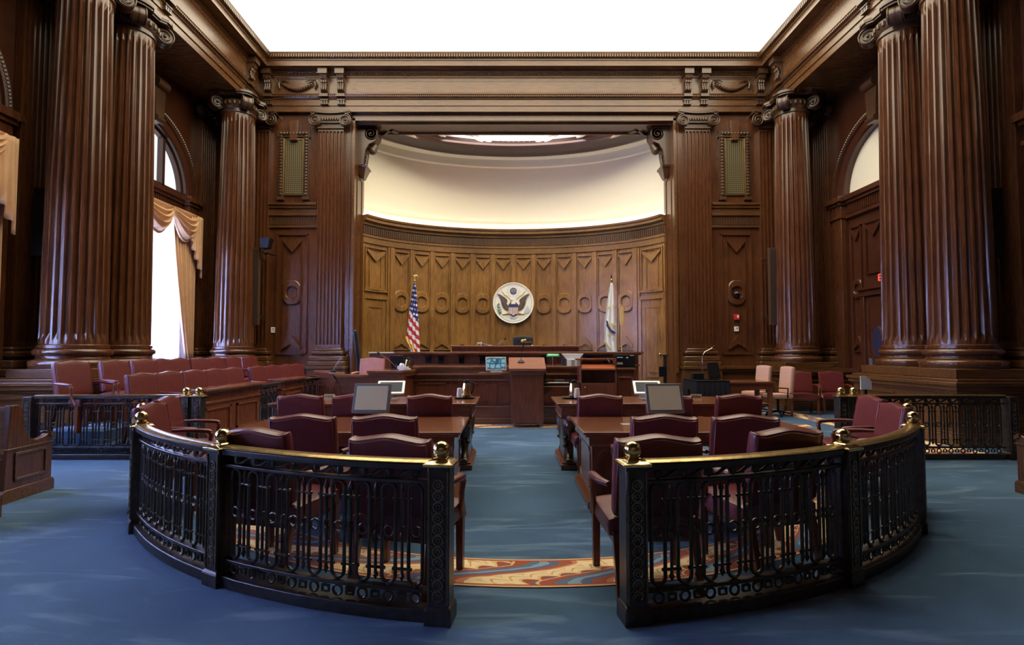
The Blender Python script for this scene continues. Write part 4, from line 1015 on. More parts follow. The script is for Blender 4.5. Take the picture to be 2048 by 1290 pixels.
# ================================================================ BENCH
def wx(x, Y): return W(x, 700, Y)[0]
def wz(y, Y): return W(1027, y, Y)[1]
def frames(mb, x0, x1, z0, z1, y, n, t=.03, o=.02, gap=.08):
    w_ = (x1-x0)/n
    for i in range(n):
        a, b = x0+i*w_+gap, x0+(i+1)*w_-gap
        for q in ((a, a+t, z0, z1), (b-t, b, z0, z1), (a, b, z0, z0+t), (a, b, z1-t, z1)): mb.box(q[0], q[1], y-o, y, q[2], q[3])
cd = thing('clerk_desk', 'long panelled dark wood clerk desk front behind the podium', 'desk', (0, 11.3, 0))
m = MB(); m.box(-2.2, 2.0, 0, .10, 0, 1.16); m.box(-2.2, -2.1, .1, .6, 0, 1.16); m.box(1.9, 2.0, .1, .6, 0, 1.16); m.build('front_board', CHERZ, cd)
m = MB(); m.box(-2.26, 2.06, -.08, .22, 1.165, 1.21); m.box(-2.22, 2.02, -.04, .14, 1.05, 1.165); m.build('top_ledge', CHER, cd, bevel=.006)
m = MB(); m.box(-2.24, 2.04, -.07, 0, 1.02, 1.05); m.box(-2.24, 2.04, -.08, .0, 0, .12); m.box(-2.23, 2.03, -.05, 0, .12, .34); m.box(-2.24, 2.04, -.07, 0, .34, .37); m.box(-2.22, 2.02, -.03, 0, .9, .93); m.build('moulding', CHER, cd, bevel=.006)
m = MB(); frames(m, -2.2, 2.0, .44, .86, 0, 5); m.build('panel_frame', CHERZ, cd)
m = MB(); m.box(-2.1, 1.9, .10, .60, .90, .94); m.build('worktop', CHER, cd)
m = MB(); m.prism([(-2.24, -.02), (-2.18, -.02), (-2.52, .62), (-2.6, .60)], 0, 1.15, 'xy'); m.build('splayed_end', OAK, cd)
jb = thing('judges_bench', 'raised dark wood judges bench with small black brackets below the seal', 'bench', (0, 12.6, 0))
m = MB(); m.box(-2.75, 2.9, 0, .08, 0, 1.46); m.box(-2.75, -2.67, .08, 1.2, 0.0, 1.46); m.box(2.82, 2.9, .08, 1.2, 0.0, 1.46); m.build('front_board', CHERZ, jb)
m = MB(); m.box(-2.84, 2.99, -.16, .40, 1.46, 1.505); m.box(-2.80, 2.95, -.10, .1, 1.43, 1.46); m.build('top_ledge', CHER, jb, bevel=.006)
m = MB(); m.box(-2.78, 2.93, -.05, 0, 1.17, 1.21); m.build('moulding', CHER, jb, bevel=.004)
m = MB(); m.box(-1.55, 1.55, .40, .50, 1.0, 1.62); m.build('upper_front', CHERZ, jb)
m = MB(); m.box(-1.60, 1.60, .34, .75, 1.62, 1.655); m.build('upper_ledge', CHER, jb, bevel=.006)
for px in (857, 882, 923, 965, 1088, 1178, 1240):
    x = wx(px, 12.6); m = MB(); m.cbox((x, -.06, 1.41), (.17, .12, .03)); m.prism([(0, 1.23), (-.04, 1.24), (-.05, 1.29), (-.03, 1.33), (-.09, 1.37), (-.10, 1.40), (0, 1.40)], x-.06, x+.06, 'yz'); m.ring((x, -.07, 1.36), .025, .012, 'x', 10, 5); m.build('bracket', BLK, jb)
# chairs behind the bench
def exec_chair(label, loc, rz, h=1.5, w_=.56, mat=BLKL, base=True):
    t = thing('high_backed_chair', label, 'chair', loc, rz); T = Matrix
    c = cushion(w_, h-.50, .13, lambda u: .03*(1-u*u), p=6); M_ = T.Translation((0, -.22, .50)) @ T.Rotation(R(7), 4, 'X'); c.V = [tuple(M_ @ Vector(v)) for v in c.V]; c.build('backrest', mat, t, smooth=60)
    c = cushion(w_, .52, .13, nx=14, nz=14); c.V = [(x, z-.26, .46-y) for x, y, z in c.V]; c.build('seat', mat, t, smooth=60)
    for s in (-1, 1): MB().tube([(s*(w_/2+.04), -.2, .46), (s*(w_/2+.05), -.18, .68), (s*(w_/2+.05), .12, .69), (s*(w_/2+.04), .16, .48)], .025, 8).build('armrest', BLK if mat is not PINK else mat, t, smooth=60)
    MB().rod((0, 0, .08), (0, 0, .42), .035).build('pillar', BLK, t)
    m = MB()
    for k in range(5): a = 2*PI*k/5+.3; m.tube([(0, 0, .12), (.28*math.cos(a), .28*math.sin(a), .07)], [.035, .02], 8); m.ball((.28*math.cos(a), .28*math.sin(a), .03), .03, 10)
    m.build('star_base', BLK, t, smooth=60); return t
exec_chair('black leather judge chair showing above the middle of the bench', (wx(1046.5, 14.3), 14.35, .4), PI, 1.52, .56)
exec_chair('tall black leather chair seen from the side at the left of the apse', (wx(738, 13.7), 13.75, .4), -R(80), 1.66, .46)
pk = make_armchair('dusty pink leather armchair behind the witness stand', (wx(742, 11.9)-.0, 11.75, .36), PI, PINK, PINK, CHERZ, 'pink_armchair')
dup(pk, (wx(1107, 12.15), 12.14, .16), PI, 'dusty pink chair behind the green desk lamp')
p = MB(); p.box(-4.4, -2.62, 11.0, 12.5, 0, .36); p.box(.5, 1.3, 11.85, 12.55, 0, .16); p.build('floor', CARPET, kind='structure', smooth=0)
# great seal
zc = wz(606, 18.05); sr = .70
se_ = thing('national_eagle_seal', 'round white seal with brown eagle and striped shield on the apse wall', 'seal', (.0, 18.12, zc), 0)
def disc(r, y0, y1, n=64, c=(0, 0), sx=1, sz=1): return MB().prism([(c[0]+r*sx*math.cos(2*PI*i/n), c[1]+r*sz*math.sin(2*PI*i/n)) for i in range(n)], y0, y1)
disc(sr, -.06, .0).build('disc', WPAINT, se_, bevel=.004)
m = MB(); m.ring((0, -.06, 0), sr-.02, .022, 'y', 72, 8); m.build('rim', WPAINT, se_, smooth=60)
m = MB(); m.ring((0, -.064, 0), sr-.075, .006, 'y', 72, 6); m.build('inner_line', plain('soft_grey_paint', (.45, .45, .42), .5), se_)
U = lambda x, y: ((x-665)/495*sr, (668-y)/495*sr)     # enlarged drawing units -> metres
for sg, nmw_ in ((-1, 'wing'), (1, 'wing')):
    O = [(560, 850), (500, 850), (420, 790), (380, 700), (365, 600), (335, 520), (275, 450), (330, 450), (400, 490), (470, 545), (520, 590), (520, 640), (500, 680), (540, 730), (565, 760)]
    O = [U(x, y) for x, y in O]; O = [(-sg*x if sg > 0 else x, y) for x, y in O]
    wg = MB().prism(O, -.09, -.055).build('wing', DKBRN, se_, bevel=.004)
    f = MB()
    for i in range(13):
        q = i/12; a = U(540-90*(1-q)**.6*1.2-10, 770-250*(1-q)); b = U(520-235*(1-q)**.9, 852-395*(1-q))
        if sg > 0: a = (-a[0], a[1]); b = (-b[0], b[1])
        f.tube([(a[0], -.092, a[1]), ((a[0]+b[0])/2, -.098, (a[1]+b[1])/2-.012), (b[0], -.092, b[1])], [.008, .011, .005], 6)
    f.build('feathers', plain('brown_feather_paint', (.20, .13, .11), .6), wg)
m = MB().prism([U(*p_) for p_ in ((560, 700), (590, 660), (620, 640), (700, 640), (740, 660), (770, 700), (790, 900), (720, 970), (665, 1000), (610, 970), (540, 900))], -.085, -.055); m.build('body', DKBRN, se_, bevel=.006)
m = MB().prism([U(*p_) for p_ in ((620, 650), (600, 600), (620, 570), (650, 575), (690, 600), (710, 650), (720, 700), (610, 700))], -.10, -.055); m.ball((U(640, 592)[0], -.10, U(640, 592)[1]), .04, 14, (1, .5, .9)); m.prism([U(*p_) for p_ in ((615, 585), (585, 600), (575, 635), (600, 622), (622, 612))], -.11, -.08); m.build('white_head', WPAINT, se_, smooth=40)
m = MB().prism([U(*p_) for p_ in ((612, 580), (585, 598), (573, 640), (602, 622), (622, 606))], -.114, -.105); m.build('beak', GOLD, se_)
sh_ = MB().prism([U(*p_) for p_ in ((548, 705), (560, 695), (770, 695), (782, 705), (775, 930), (700, 945), (665, 975), (630, 945), (555, 930))], -.118, -.08).build('shield', WPAINT, se_, bevel=.004)
MB().prism([U(*p_) for p_ in ((548, 705), (560, 695), (770, 695), (782, 705), (780, 772), (550, 772))], -.124, -.11).build('blue_chief', NAVY, sh_)
m = MB()
for k in range(7): x = 567+k*31; m.prism([U(*p_) for p_ in ((x, 775), (x+14, 775), (x+14, 938), (x, 938))], -.122, -.11)
m.build('red_stripes', plain('maroon_paint', (.33, .06, .09), .5), sh_)
m = MB().prism([U(665+88*math.cos(R(30+60*k)), 375-88*math.sin(R(30+60*k))) for k in range(6)], -.085, -.055); cl = m.build('star_field', NAVY, se_, bevel=.002)
def star(mb, c, r, y0, y1, a0=PI/2): mb.prism([(c[0]+(r if k % 2 == 0 else r*.42)*math.cos(a0+PI*k/5), c[1]+(r if k % 2 == 0 else r*.42)*math.sin(a0+PI*k/5)) for k in range(10)], y0, y1)
m = MB()
for r_, xs in ((305, (665,)), (340, (615, 648, 682, 715)), (370, (630, 665, 700)), (400, (615, 648, 682, 715)), (440, (665,))):
    for x in xs: star(m, U(x, r_), .020, -.092, -.08)
m.build('stars', WPAINT, cl)
m = MB(); c_ = U(665, 385)
for k in range(18): a = 2*PI*k/18; m.ball((c_[0]+.19*math.cos(a), -.06, c_[1]+.19*math.sin(a)), .022, 8, (1, .4, 1))
for k in range(30): a = 2*PI*k/30; m.rod((c_[0]+.215*math.cos(a), -.062, c_[1]+.215*math.sin(a)), (c_[0]+.25*math.cos(a), -.062, c_[1]+.25*math.sin(a)), .004, 5)
m.build('cloud_ring', plain('pale_cloud_paint', (.66, .68, .74), .6), se_, smooth=60)
m = MB()
for sg in (-1, 1):
    P = [U(x, y) for x, y in ((385, 365), (395, 400), (420, 425), (450, 470), (510, 500), (560, 545), (600, 580))]; P = [(x if sg < 0 else -x, -.078, y) for x, y in P]; m.tube(P, [.010, .022, .018, .026, .026, .024, .012], 6)
m.V = [(x, -.07+(y+.078)*.4, z) for x, y, z in m.V]; m.build('ribbon', plain('ochre_ribbon_paint', (.62, .50, .22), .5), se_)
m = MB()
P = [U(350, 960), U(335, 880), U(315, 800), U(310, 720)]; m.tube([(x, -.07, y) for x, y in P], .007, 6)
for x, y, a in ((345, 930, 40), (345, 930, 140), (340, 890, 30), (330, 880, 155), (330, 840, 35), (320, 840, 150), (318, 790, 45), (312, 780, 150), (310, 730, 60), (300, 740, 125), (312, 715, 90)):
    c_ = U(x, y); q = R(a); L_ = .075; e_ = (c_[0]+L_*math.cos(q), c_[1]+L_*math.sin(q)); m.tube([(c_[0], -.07, c_[1]), ((c_[0]+e_[0])/2, -.072, (c_[1]+e_[1])/2), (e_[0], -.07, e_[1])], [.004, .019, .003], 6)
m.build('olive_branch', GREENP, se_, smooth=60)
m = MB()
for k in range(6): a = U(900, 930); b = U(1000+k*16, 740+k*34); m.rod((a[0], -.07, a[1]), (b[0], -.07, b[1]), .006, 5); star(m, b, .02, -.075, -.06, .5)
m.build('arrows', plain('pale_arrow_paint', (.62, .65, .72), .5), se_)
m = MB()
for sg in (-1, 1):
    a = U(665+sg*120, 915); b = U(665+sg*245, 940); m.tube([(a[0], -.08, a[1]), (b[0], -.08, b[1])], [.036, .014], 8)
    for k in range(3): c_ = (b[0]+sg*.03, b[1]-.03+k*.03); m.tube([(b[0], -.08, b[1]), (c_[0], -.08, c_[1])], [.012, .005], 6)
m.build('talons', GOLD, se_, smooth=60)
m = MB()
for k in range(13): a = R(-90-55+110*k/12); c_ = U(665, 960); m.tube([(c_[0]+.05*math.cos(a), -.065, c_[1]+.03*math.sin(a)), (c_[0]+.15*math.cos(a), -.068, c_[1]+.13*math.sin(a))], [.006, .013], 6)
m.build('tail_feathers', plain('grey_white_feather_paint', (.60, .61, .64), .6), se_, smooth=60)
# flags
def flag_pole(name, label, x, Y, ztop, finial, z0=.4):
    t = thing(name, label, 'flag', (x, Y, z0)); h = ztop-z0
    m = MB().lathe([(.17, 0), (.17, .02), (.12, .04), (.05, .07), (.035, .14), (.03, .2)], 28); m.build('stand', BRASSD, t, smooth=50)
    MB().rod((0, 0, .1), (0, 0, h-.12), .014).build('pole', plain('dark_pole', (.15, .08, .04), .4) if 0 else BRASSD, t)
    m = MB()
    if finial == 'eagle':
        m.ball((0, 0, h-.12), .028, 12); m.ball((0, 0, h-.06), .03, 12, (.8, .8, 1.4)); m.ball((0, -.01, h-.01), .016, 10)
        for s in (-1, 1): m.tube([(0, 0, h-.06), (s*.06, 0, h-.02), (s*.085, 0, h-.06), (s*.06, 0, h-.09)], [.016, .02, .012, .004], 6)
    else: m.frus((0, 0), (.02, .012), h-.14, (.022, .01), h-.10); m.frus((0, 0), (.022, .01), h-.10, (.002, .002), h)
    m.ball((0, -.02, h-.20), .03, 10, (1, 1, 1.6)); m.tube([(0, -.02, h-.2), (.02, -.04, h-.3)], [.018, .012], 6)
    m.build('finial', BRASS, t, smooth=60); return t, h
def flag_surface(mb_uv, edge, zt, folds, amp, flat=.4, nu=72, nv=60, y0=-.05):
    # edge(t) -> (left x, right x, bottom drop) at height fraction t
    vs, uv, fs = [], [], []
    for j in range(nv+1):
        t = j/nv
        for i in range(nu+1):
            s = i/nu; xl, xr, zl, zr = edge(t); sm = s+.035*math.sin(2*PI*folds*s+t*1.5)*min(1, t*3)
            x = xl+(xr-xl)*sm; z = zl+(zr-zl)*s; y = y0-amp*(.4+t*.6)*math.cos(2*PI*folds*s+t*1.5)-flat*0
            vs.append((x, y, z)); uv.append((s, t))
    W_ = nu+1; fs = [(j*W_+i, j*W_+i+1, (j+1)*W_+i+1, (j+1)*W_+i) for j in range(nv) for i in range(nu)]
    return vs, uv, fs
def uvmesh(name, vs, uv, fs, mat, parent):
    me = bpy.data.meshes.new(name); me.from_pydata(vs, [], fs); ul = me.uv_layers.new(name='UVMap')
    for l in me.loops: ul.data[l.index].uv = uv[l.vertex_index]
    me.shade_smooth(); me.materials.append(mat); o = bpy.data.objects.new(name, me); COL.objects.link(o); o.parent = parent; thick(o, .004); return o
def stripes_mat():
    m, t, N, L, b = nm('flag_cloth_stripes_and_stars'); uv = N.new('ShaderNodeUVMap'); sp = N.new('ShaderNodeSeparateXYZ'); L.new(uv.outputs[0], sp.inputs[0])
    def M(op, a, c=0):
        n = N.new('ShaderNodeMath'); n.operation = op
        for i, v in enumerate((a, c)):
            if isinstance(v, (int, float)): n.inputs[i].default_value = v
            else: L.new(v, n.inputs[i])
        return n.outputs[0]
    u, v = sp.outputs[0], sp.outputs[1]
    # the draped stripes run down to the right, the canton fills the upper part
    ph = M('SUBTRACT', v, M('MULTIPLY', u, .13)); st = M('GREATER_THAN', M('FRACT', M('MULTIPLY', ph, 9.2)), .5)
    can = M('LESS_THAN', M('SUBTRACT', v, M('MULTIPLY', u, .12)), .335)
    s1 = M('SUBTRACT', M('FRACT', M('ADD', M('MULTIPLY', u, 3.0), M('MULTIPLY', M('GREATER_THAN', M('FRACT', M('MULTIPLY', v, 9)), .5), .5))), .5); s2 = M('SUBTRACT', M('FRACT', M('MULTIPLY', v, 18)), .5)
    d = M('LESS_THAN', M('ADD', M('MULTIPLY', M('MULTIPLY', s1, s1), .55), M('MULTIPLY', s2, s2)), .055)
    a = N.new('ShaderNodeMix'); a.data_type = 'RGBA'; L.new(st, a.inputs[0]); a.inputs[6].default_value = (.80, .76, .76, 1); a.inputs[7].default_value = (.50, .02, .03, 1)
    c = N.new('ShaderNodeMix'); c.data_type = 'RGBA'; L.new(d, c.inputs[0]); c.inputs[6].default_value = (.03, .03, .17, 1); c.inputs[7].default_value = (.85, .85, .88, 1)
    e = N.new('ShaderNodeMix'); e.data_type = 'RGBA'; L.new(can, e.inputs[0]); L.new(a.outputs[2], e.inputs[6]); L.new(c.outputs[2], e.inputs[7]); L.new(e.outputs[2], b.inputs['Base Color']); b.inputs['Roughness'].default_value = .75
    return m
YF = 15.9; X0 = wx(828.5, YF); Z0 = wz(549, YF)
fu, h = flag_pole('national_flag', 'furled stars and stripes flag with gold fringe and eagle finial', X0, YF, Z0, 'eagle')
pu = YF/FPX          # metres per photograph pixel here, used for the size of the folds only
def e1(t):
    zt = h-.28; zb = .70
    xl = -.03-.20*min(1, t/.66)**.9+(.14*((t-.66)/.34)**.6 if t > .66 else 0); xr = .03+.20*t**.8
    z = zt-(zt-zb)*t; return xl, xr, z+.02*t, z-.10*min(1, t*2)
v_, u_, f_ = flag_surface(None, e1, 0, 3.5, .045)
fo = uvmesh('cloth', v_, u_, f_, stripes_mat(), fu)
m = MB(); m.tube([(-.235, -.11, h-.28-(h-.98)*.66+.02), (-.18, -.12, h-.28-(h-.98)*.66-.12), (-.07, -.12, h-.28-(h-.98)*.66-.33)], [.02, .026, .02], 6); m.tube([(-.06, -.12, 1.32), (.02, -.13, 1.1), (.10, -.12, .86)], [.02, .025, .02], 6); m.build('gold_fringe', plain('gold_fringe', (.80, .48, .06), .6), fo)
X0 = wx(1224, YF); Z0 = wz(548, YF)
fr, h = flag_pole('state_flag', 'furled white flag with gold stars and dark blue ribbon', X0, YF, Z0, 'spear')
def e2(t):
    zt = h-.28; zb = .70; xl = -.04-.20*min(1, t/.5)**.85+(.17*((t-.72)/.28) if t > .72 else 0); xr = .03+.12*t**.6
    z = zt-(zt-zb)*t; return xl, xr, z, z
v_, u_, f_ = flag_surface(None, e2, 0, 2.5, .04)
fo = uvmesh('cloth', v_, u_, f_, plain('white_flag_cloth', (.80, .80, .84), .7), fr)
q1 = lambda px, py: ((px-1224)*pu, wz(py, YF)-.4)
GS = plain('gold_star_thread', (.66, .48, .16), .6)
for px, py in ((1217, 616), (1226.5, 611), (1216, 670), (1225, 676), (1224, 650), (1229, 649)):
    m = MB(); star(m, (0, 0), .055 if py != 650 else .08, -.006, 0); x, z = q1(px, py); m.build('gold_star', GS, fo, loc=(x, -.115, z), rot=(0, R(12), 0))
m = MB(); m.prism([q1(*p_) for p_ in ((1210.5, 641), (1214.5, 643), (1216, 650), (1222, 660), (1229, 664), (1230, 668), (1226, 667.5), (1222, 667), (1216, 659), (1211.5, 652), (1212, 647))], -.128, -.120); m.build('blue_ribbon', NAVY, fo)
m = MB(); 
for k in range(4): x, z = q1(1216.5+k*1.5, 652.5+k*2.4); m.box(x-.006, x+.006, -.131, -.127, z-.02, z+.02)
m.build('ribbon_marks', GOLD, fo)
a_, b_ = q1(1208.5, 682), q1(1219, 698); m = MB(); m.tube([(a_[0], -.08, a_[1]), (b_[0], -.10, b_[1])], .02, 6); m.build('gold_fringe', plain('gold_fringe_pale', (.72, .48, .10), .6), fo)
# ceremonial oar
x = wx(1243.5, 16.0); zt = wz(613, 16.0); t = thing('wooden_oar', 'pale varnished wooden oar standing upright beside the white flag', 'oar', (x, 16.0, .4)); zt -= .4
MB().prism([(-.067, zt-.02), (-.062, zt), (.062, zt), (.067, zt-.02), (.067, zt-.42), (.055, zt-.52), (.025, zt-.62), (-.025, zt-.62), (-.055, zt-.52), (-.067, zt-.42)], -.012, .012).build('blade', PINE, t, bevel=.006)
MB().rod((0, 0, .05), (0, 0, zt-.55), .020).build('shaft', PINE, t, smooth=60)
MB().lathe([(.14, 0), (.14, .03), (.04, .05), (.03, .2)], 24).build('stand', CHERZ, t, smooth=50)
# witness stand and side partitions
ws = thing('witness_stand', 'wooden witness stand with ledge carrying a black monitor and phone', 'witness stand', (0, 10.4, 0))
m = MB(); m.box(-3.60, -2.90, .30, .38, 0, 1.0); m.box(-2.90, -2.30, 0, .08, 0, 1.08); m.box(-2.90, -2.82, .08, .38, 0, 1.08); m.prism([(-2.30, 0), (-2.2, 0), (-2.18, .86), (-2.26, .86)], 0, 1.08, 'xy'); m.build('front_board', CHERZ, ws)
m = MB(); m.box(-3.66, -2.88, .25, .55, 1.0, 1.06); m.prism([(-2.92, -.06), (-2.26, -.06), (-2.10, .30), (-2.10, .88), (-2.92, .88)], 1.10, 1.15, 'xy'); m.prism([(-2.9, -.03), (-2.27, -.03), (-2.13, .30), (-2.13, .85), (-2.9, .85)], 1.03, 1.10, 'xy'); m.build('top_ledge', CHER, ws, bevel=.006)
m = MB(); m.box(-3.62, -2.9, .27, .3, .84, .88); frames(m, -3.6, -2.9, .2, .74, .30, 1); frames(m, -2.9, -2.30, .2, .9, 0, 1); m.build('panel_frame', CHERZ, ws)
partition('angled wooden partition between the far jury gate and the witness stand', (-4.55, 12.45), (-3.68, 10.98), 1.08)
# podium
pd = thing('podium', 'tall cherry podium on casters with fold-out side shelves, in mid aisle', 'podium', (wx(1054.5, 10.63), 10.85, 0))
m = MB(); m.box(-.325, .325, -.22, .22, .09, 1.10); m.build('body', CHERZ, pd, bevel=.004)
m = MB(); m.box(-.34, .34, -.24, .24, 1.05, 1.13); m.build('collar', CHER, pd, bevel=.006)
m = MB(); m.prism([(-.28, 1.13), (-.28, 1.18), (.24, 1.395), (.26, 1.385), (.26, 1.13)], -.37, .37, 'yz'); m.build('sloping_top', wood('red_cherry_top', (.15, .040, .016), (.24, .068, .026), .6, 'X', 0), pd, bevel=.004)
for sx in (-1, 1):
    for sy in (-1, 1): m = MB(); m.rod((sx*.26-.012, sy*.17, .035), (sx*.26+.012, sy*.17, .035), .035, 14); m.box(sx*.26-.02, sx*.26+.02, sy*.17-.015, sy*.17+.03, .05, .09); m.build('caster', STEEL, pd)
m = MB(); m.box(-.98, -.33, -.15, .20, 1.075, 1.10); m.prism([(-.33, .85), (-.33, 1.075), (-.55, 1.075)], -.02, .02); m.build('side_shelf', CHER, pd, bevel=.004)
m = MB(); m.box(.33, .98, -.15, .25, .80, .825); m.prism([(.33, .6), (.33, .80), (.55, .80)], -.02, .02); m.build('side_shelf', CHER, pd, bevel=.004)
MB().ball((.27, -.225, 1.02), .014, 10).build('lock', BRASS, pd)
PX = pd.location.x
def monitor(label, loc, rz, w_, h_, tilt, frame=GREYG, scr=SCRB, z0=.06, depth=.035, bz=.03, name='monitor', base=True):
    t = thing(name, label, 'monitor', loc, rz); Tm = Matrix.Translation((0, 0, z0)) @ Matrix.Rotation(-tilt, 4, 'X')
    m = MB(); m.T = Tm; m.box(-w_/2, w_/2, 0, depth, 0, h_); m.build('housing', frame, t, bevel=.006)
    m = MB(); m.T = Tm; m.box(-w_/2+bz, w_/2-bz, -.003, .004, bz*1.1, h_-bz); s_ = m.build('screen', scr, t)
    if base:
        m = MB(); m.box(-w_*.28, w_*.28, -.02, .18, 0, .016); m.tube([(0, .10, .01), (0, .12, z0*.6), (0, .06+math.sin(tilt)*h_*.3, z0+h_*.3)], .018, 8); m.build('stand', frame, t, bevel=.003)
    return t
for lb, xa, xb in (('left', 702, 780), ('right', 1294, 1370)):
    Y = 5.92; monitor('large blank grey monitor standing on the near %s table' % lb, (wx((xa+xb)/2, Y), Y, .755), R(-4 if lb == 'left' else 4), .42, .335, R(18), GREYG, SCRB, .10)
for lb, px in (('left', 781), ('right', 1296)):
    Y = 7.35; monitor('silver framed flat monitor tilted back on the far %s table' % lb, (wx(px, Y), Y, .86), R(6 if lb == 'left' else -6), .38, .27, R(52), SILV, plain('dark_grey_screen', (.07, .075, .08), .65, spec=.1), .09, .03, .035)
scr_tab = emis('blue_map_screen', (.20, .38, .46), .55)
def map_screen():
    m, t, N, L, b = nm('street_map_screen'); N.remove(b); tc = N.new('ShaderNodeTexCoord'); v = N.new('ShaderNodeTexVoronoi'); v.feature = 'DISTANCE_TO_EDGE'; v.inputs['Scale'].default_value = 10; v.inputs['Randomness'].default_value = .6
    L.new(tc.outputs['Object'], v.inputs['Vector']); cr = N.new('ShaderNodeValToRGB'); L.new(v.outputs['Distance'], cr.inputs[0]); cr.color_ramp.elements[0].color = (.03, .10, .15, 1); cr.color_ramp.elements[1].color = (.22, .40, .50, 1); cr.color_ramp.elements[0].position = .05; cr.color_ramp.elements[1].position = .16
    e = N.new('ShaderNodeEmission'); L.new(cr.outputs[0], e.inputs[0]); e.inputs[1].default_value = .9; L.new(e.outputs[0], N['Material Output'].inputs[0]); return m
monitor('silver touch screen showing a blue street map on the podium shelf', (PX-.62, 10.80, 1.10), R(8), .42, .29, R(22), SILV, map_screen(), .04, .03, .022)
monitor('black monitor turned away on the witness stand ledge', (wx(799, 10.9), 10.85, 1.15), R(165), .30, .27, R(20), BLK, BLK, .04)
t = thing('computer_monitor', 'white computer monitor seen from behind on the clerk desk', 'monitor', (wx(1145, 11.75), 11.75, .94))
m = MB(); m.prism([(-.24, .52), (.24, .52), (.15, .40), (.13, .12), (-.13, .12), (-.15, .40)], -.0, .05); m.box(-.24, .24, .05, .08, .12, .53); m.build('housing', plain('dark_grey_case', (.06, .06, .065), .4), t, bevel=.004)
m = MB(); m.prism([(-.24, .53), (.24, .53), (.15, .41), (-.15, .41)], -.03, 0); m.prism([(-.13, .41), (.13, .41), (.12, .05), (-.12, .05)], -.05, -.0); m.build('white_back_shell', WHT, t, bevel=.006)
m = MB(); m.box(-.04, .04, -.07, -.05, .02, .40); m.box(-.18, .18, -.12, .1, 0, .02); m.build('stand', SILV, t, bevel=.004)
# lectern
ln = thing('wooden_lectern', 'open-backed cherry lectern with sloping shelf, right of the podium', 'lectern', (wx(1193, 10.95), 10.95, 0))
m = MB(); m.box(-.37, -.34, -.22, .25, .0, 1.34); m.build('side_panel', CHERZ, ln, bevel=.004); m = MB(); m.box(.34, .37, -.22, .25, .0, 1.34); m.build('side_panel', CHERZ, ln, bevel=.004)
MB().box(-.34, .34, .22, .25, 0, 1.34).build('front_panel', CHERZ, ln)
m = MB(); m.box(-.42, .42, .05, .30, 1.34, 1.375); m.build('top_board', CHER, ln, bevel=.004)
m = MB(); m.prism([(-.24, 1.15), (-.24, 1.18), (.2, 1.28), (.2, 1.25)], -.34, .34, 'yz'); m.build('sloping_shelf', wood('red_cherry_shelf', (.30, .075, .03), (.42, .115, .045), .3, 'X', .4), ln)
m = MB(); m.box(-.34, .34, -.22, .22, .86, .885); m.build('shelf', CHER, ln)
m = MB(); m.box(-.34, .34, -.22, -.20, .1, .86); m.build('lower_panel', CHERZ, ln); m = MB(); m.box(-.40, .40, -.26, .30, 0, .09); m.build('base', CHER, ln, bevel=.005)
MB().ball((-.27, -.225, .80), .012, 10).build('knob', BRASS, ln)
def mic(name, label, loc, pts, head=.03, base=(.05, .02), mat=BLK, cat='microphone', hmat=None):
    t = thing(name, label, cat, loc); m = MB(); m.lathe([(base[0], 0), (base[0], base[1]*.6), (base[0]*.5, base[1])], 16); m.build('base', BLK, t, smooth=40)
    MB().tube([(0, 0, base[1]*.5)]+pts, .007, 6).build('gooseneck', mat, t, smooth=60)
    a, b = Vector(pts[-2]), Vector(pts[-1]); d = (b-a).normalized(); MB().tube([tuple(b-d*.01), tuple(b+d*.02), tuple(b+d*.07)], [.012, .018, .012], 8).build('capsule', hmat or BLK, t, smooth=60); return t
mic('lectern_microphone', 'black gooseneck microphone bending down inside the open lectern', (wx(1211, 11.05), 11.07, 1.29), [(-.02, 0, .07), (.01, -.08, .10), (.04, -.13, .04)])
t = thing('podium_microphone', 'thin microphone with a grey wedge base on the podium top', 'microphone', (PX-.12, 10.86, 1.305)); m = MB(); m.prism([(-.07, .0), (.07, .0), (.03, .05), (-.03, .05)], -.04, .04); m.build('base', SILV, t); MB().tube([(0, 0, .04), (.01, .02, .16), (.04, .03, .30)], .006, 6).build('gooseneck', BLK, t); MB().tube([(.04, .03, .30), (.05, .03, .37)], .013, 8).build('capsule', BLK, t)
mic('table_microphone', 'tall black gooseneck microphone on the far left table', (wx(685, 7.2), 7.2, .86), [(-.01, 0, .12), (-.05, 0, .26), (-.08, 0, .30)])
mic('table_microphone', 'short black gooseneck microphone beside the right name plate', (wx(1377.5, 7.2), 7.2, .86), [(0, 0, .05), (-.005, 0, .10)])
mic('ledge_microphone', 'grey based gooseneck microphone on the angled partition ledge', (-3.90, 11.35, 1.08), [(.04, 0, .12), (.18, 0, .34)], base=(.06, .05), mat=SILV)
mic('witness_microphone', 'long thin microphone arm on the witness stand', (wx(800, 10.7), 10.62, 1.15), [(-.06, 0, .06), (-.20, .0, .20), (-.38, 0, .32)], mat=BRASSD)
mic('bench_microphone', 'thin gooseneck microphone on the judges bench left of the chair', (wx(995, 13.1), 13.12, 1.655), [(.05, 0, .07), (.16, 0, .15)], mat=SILV)
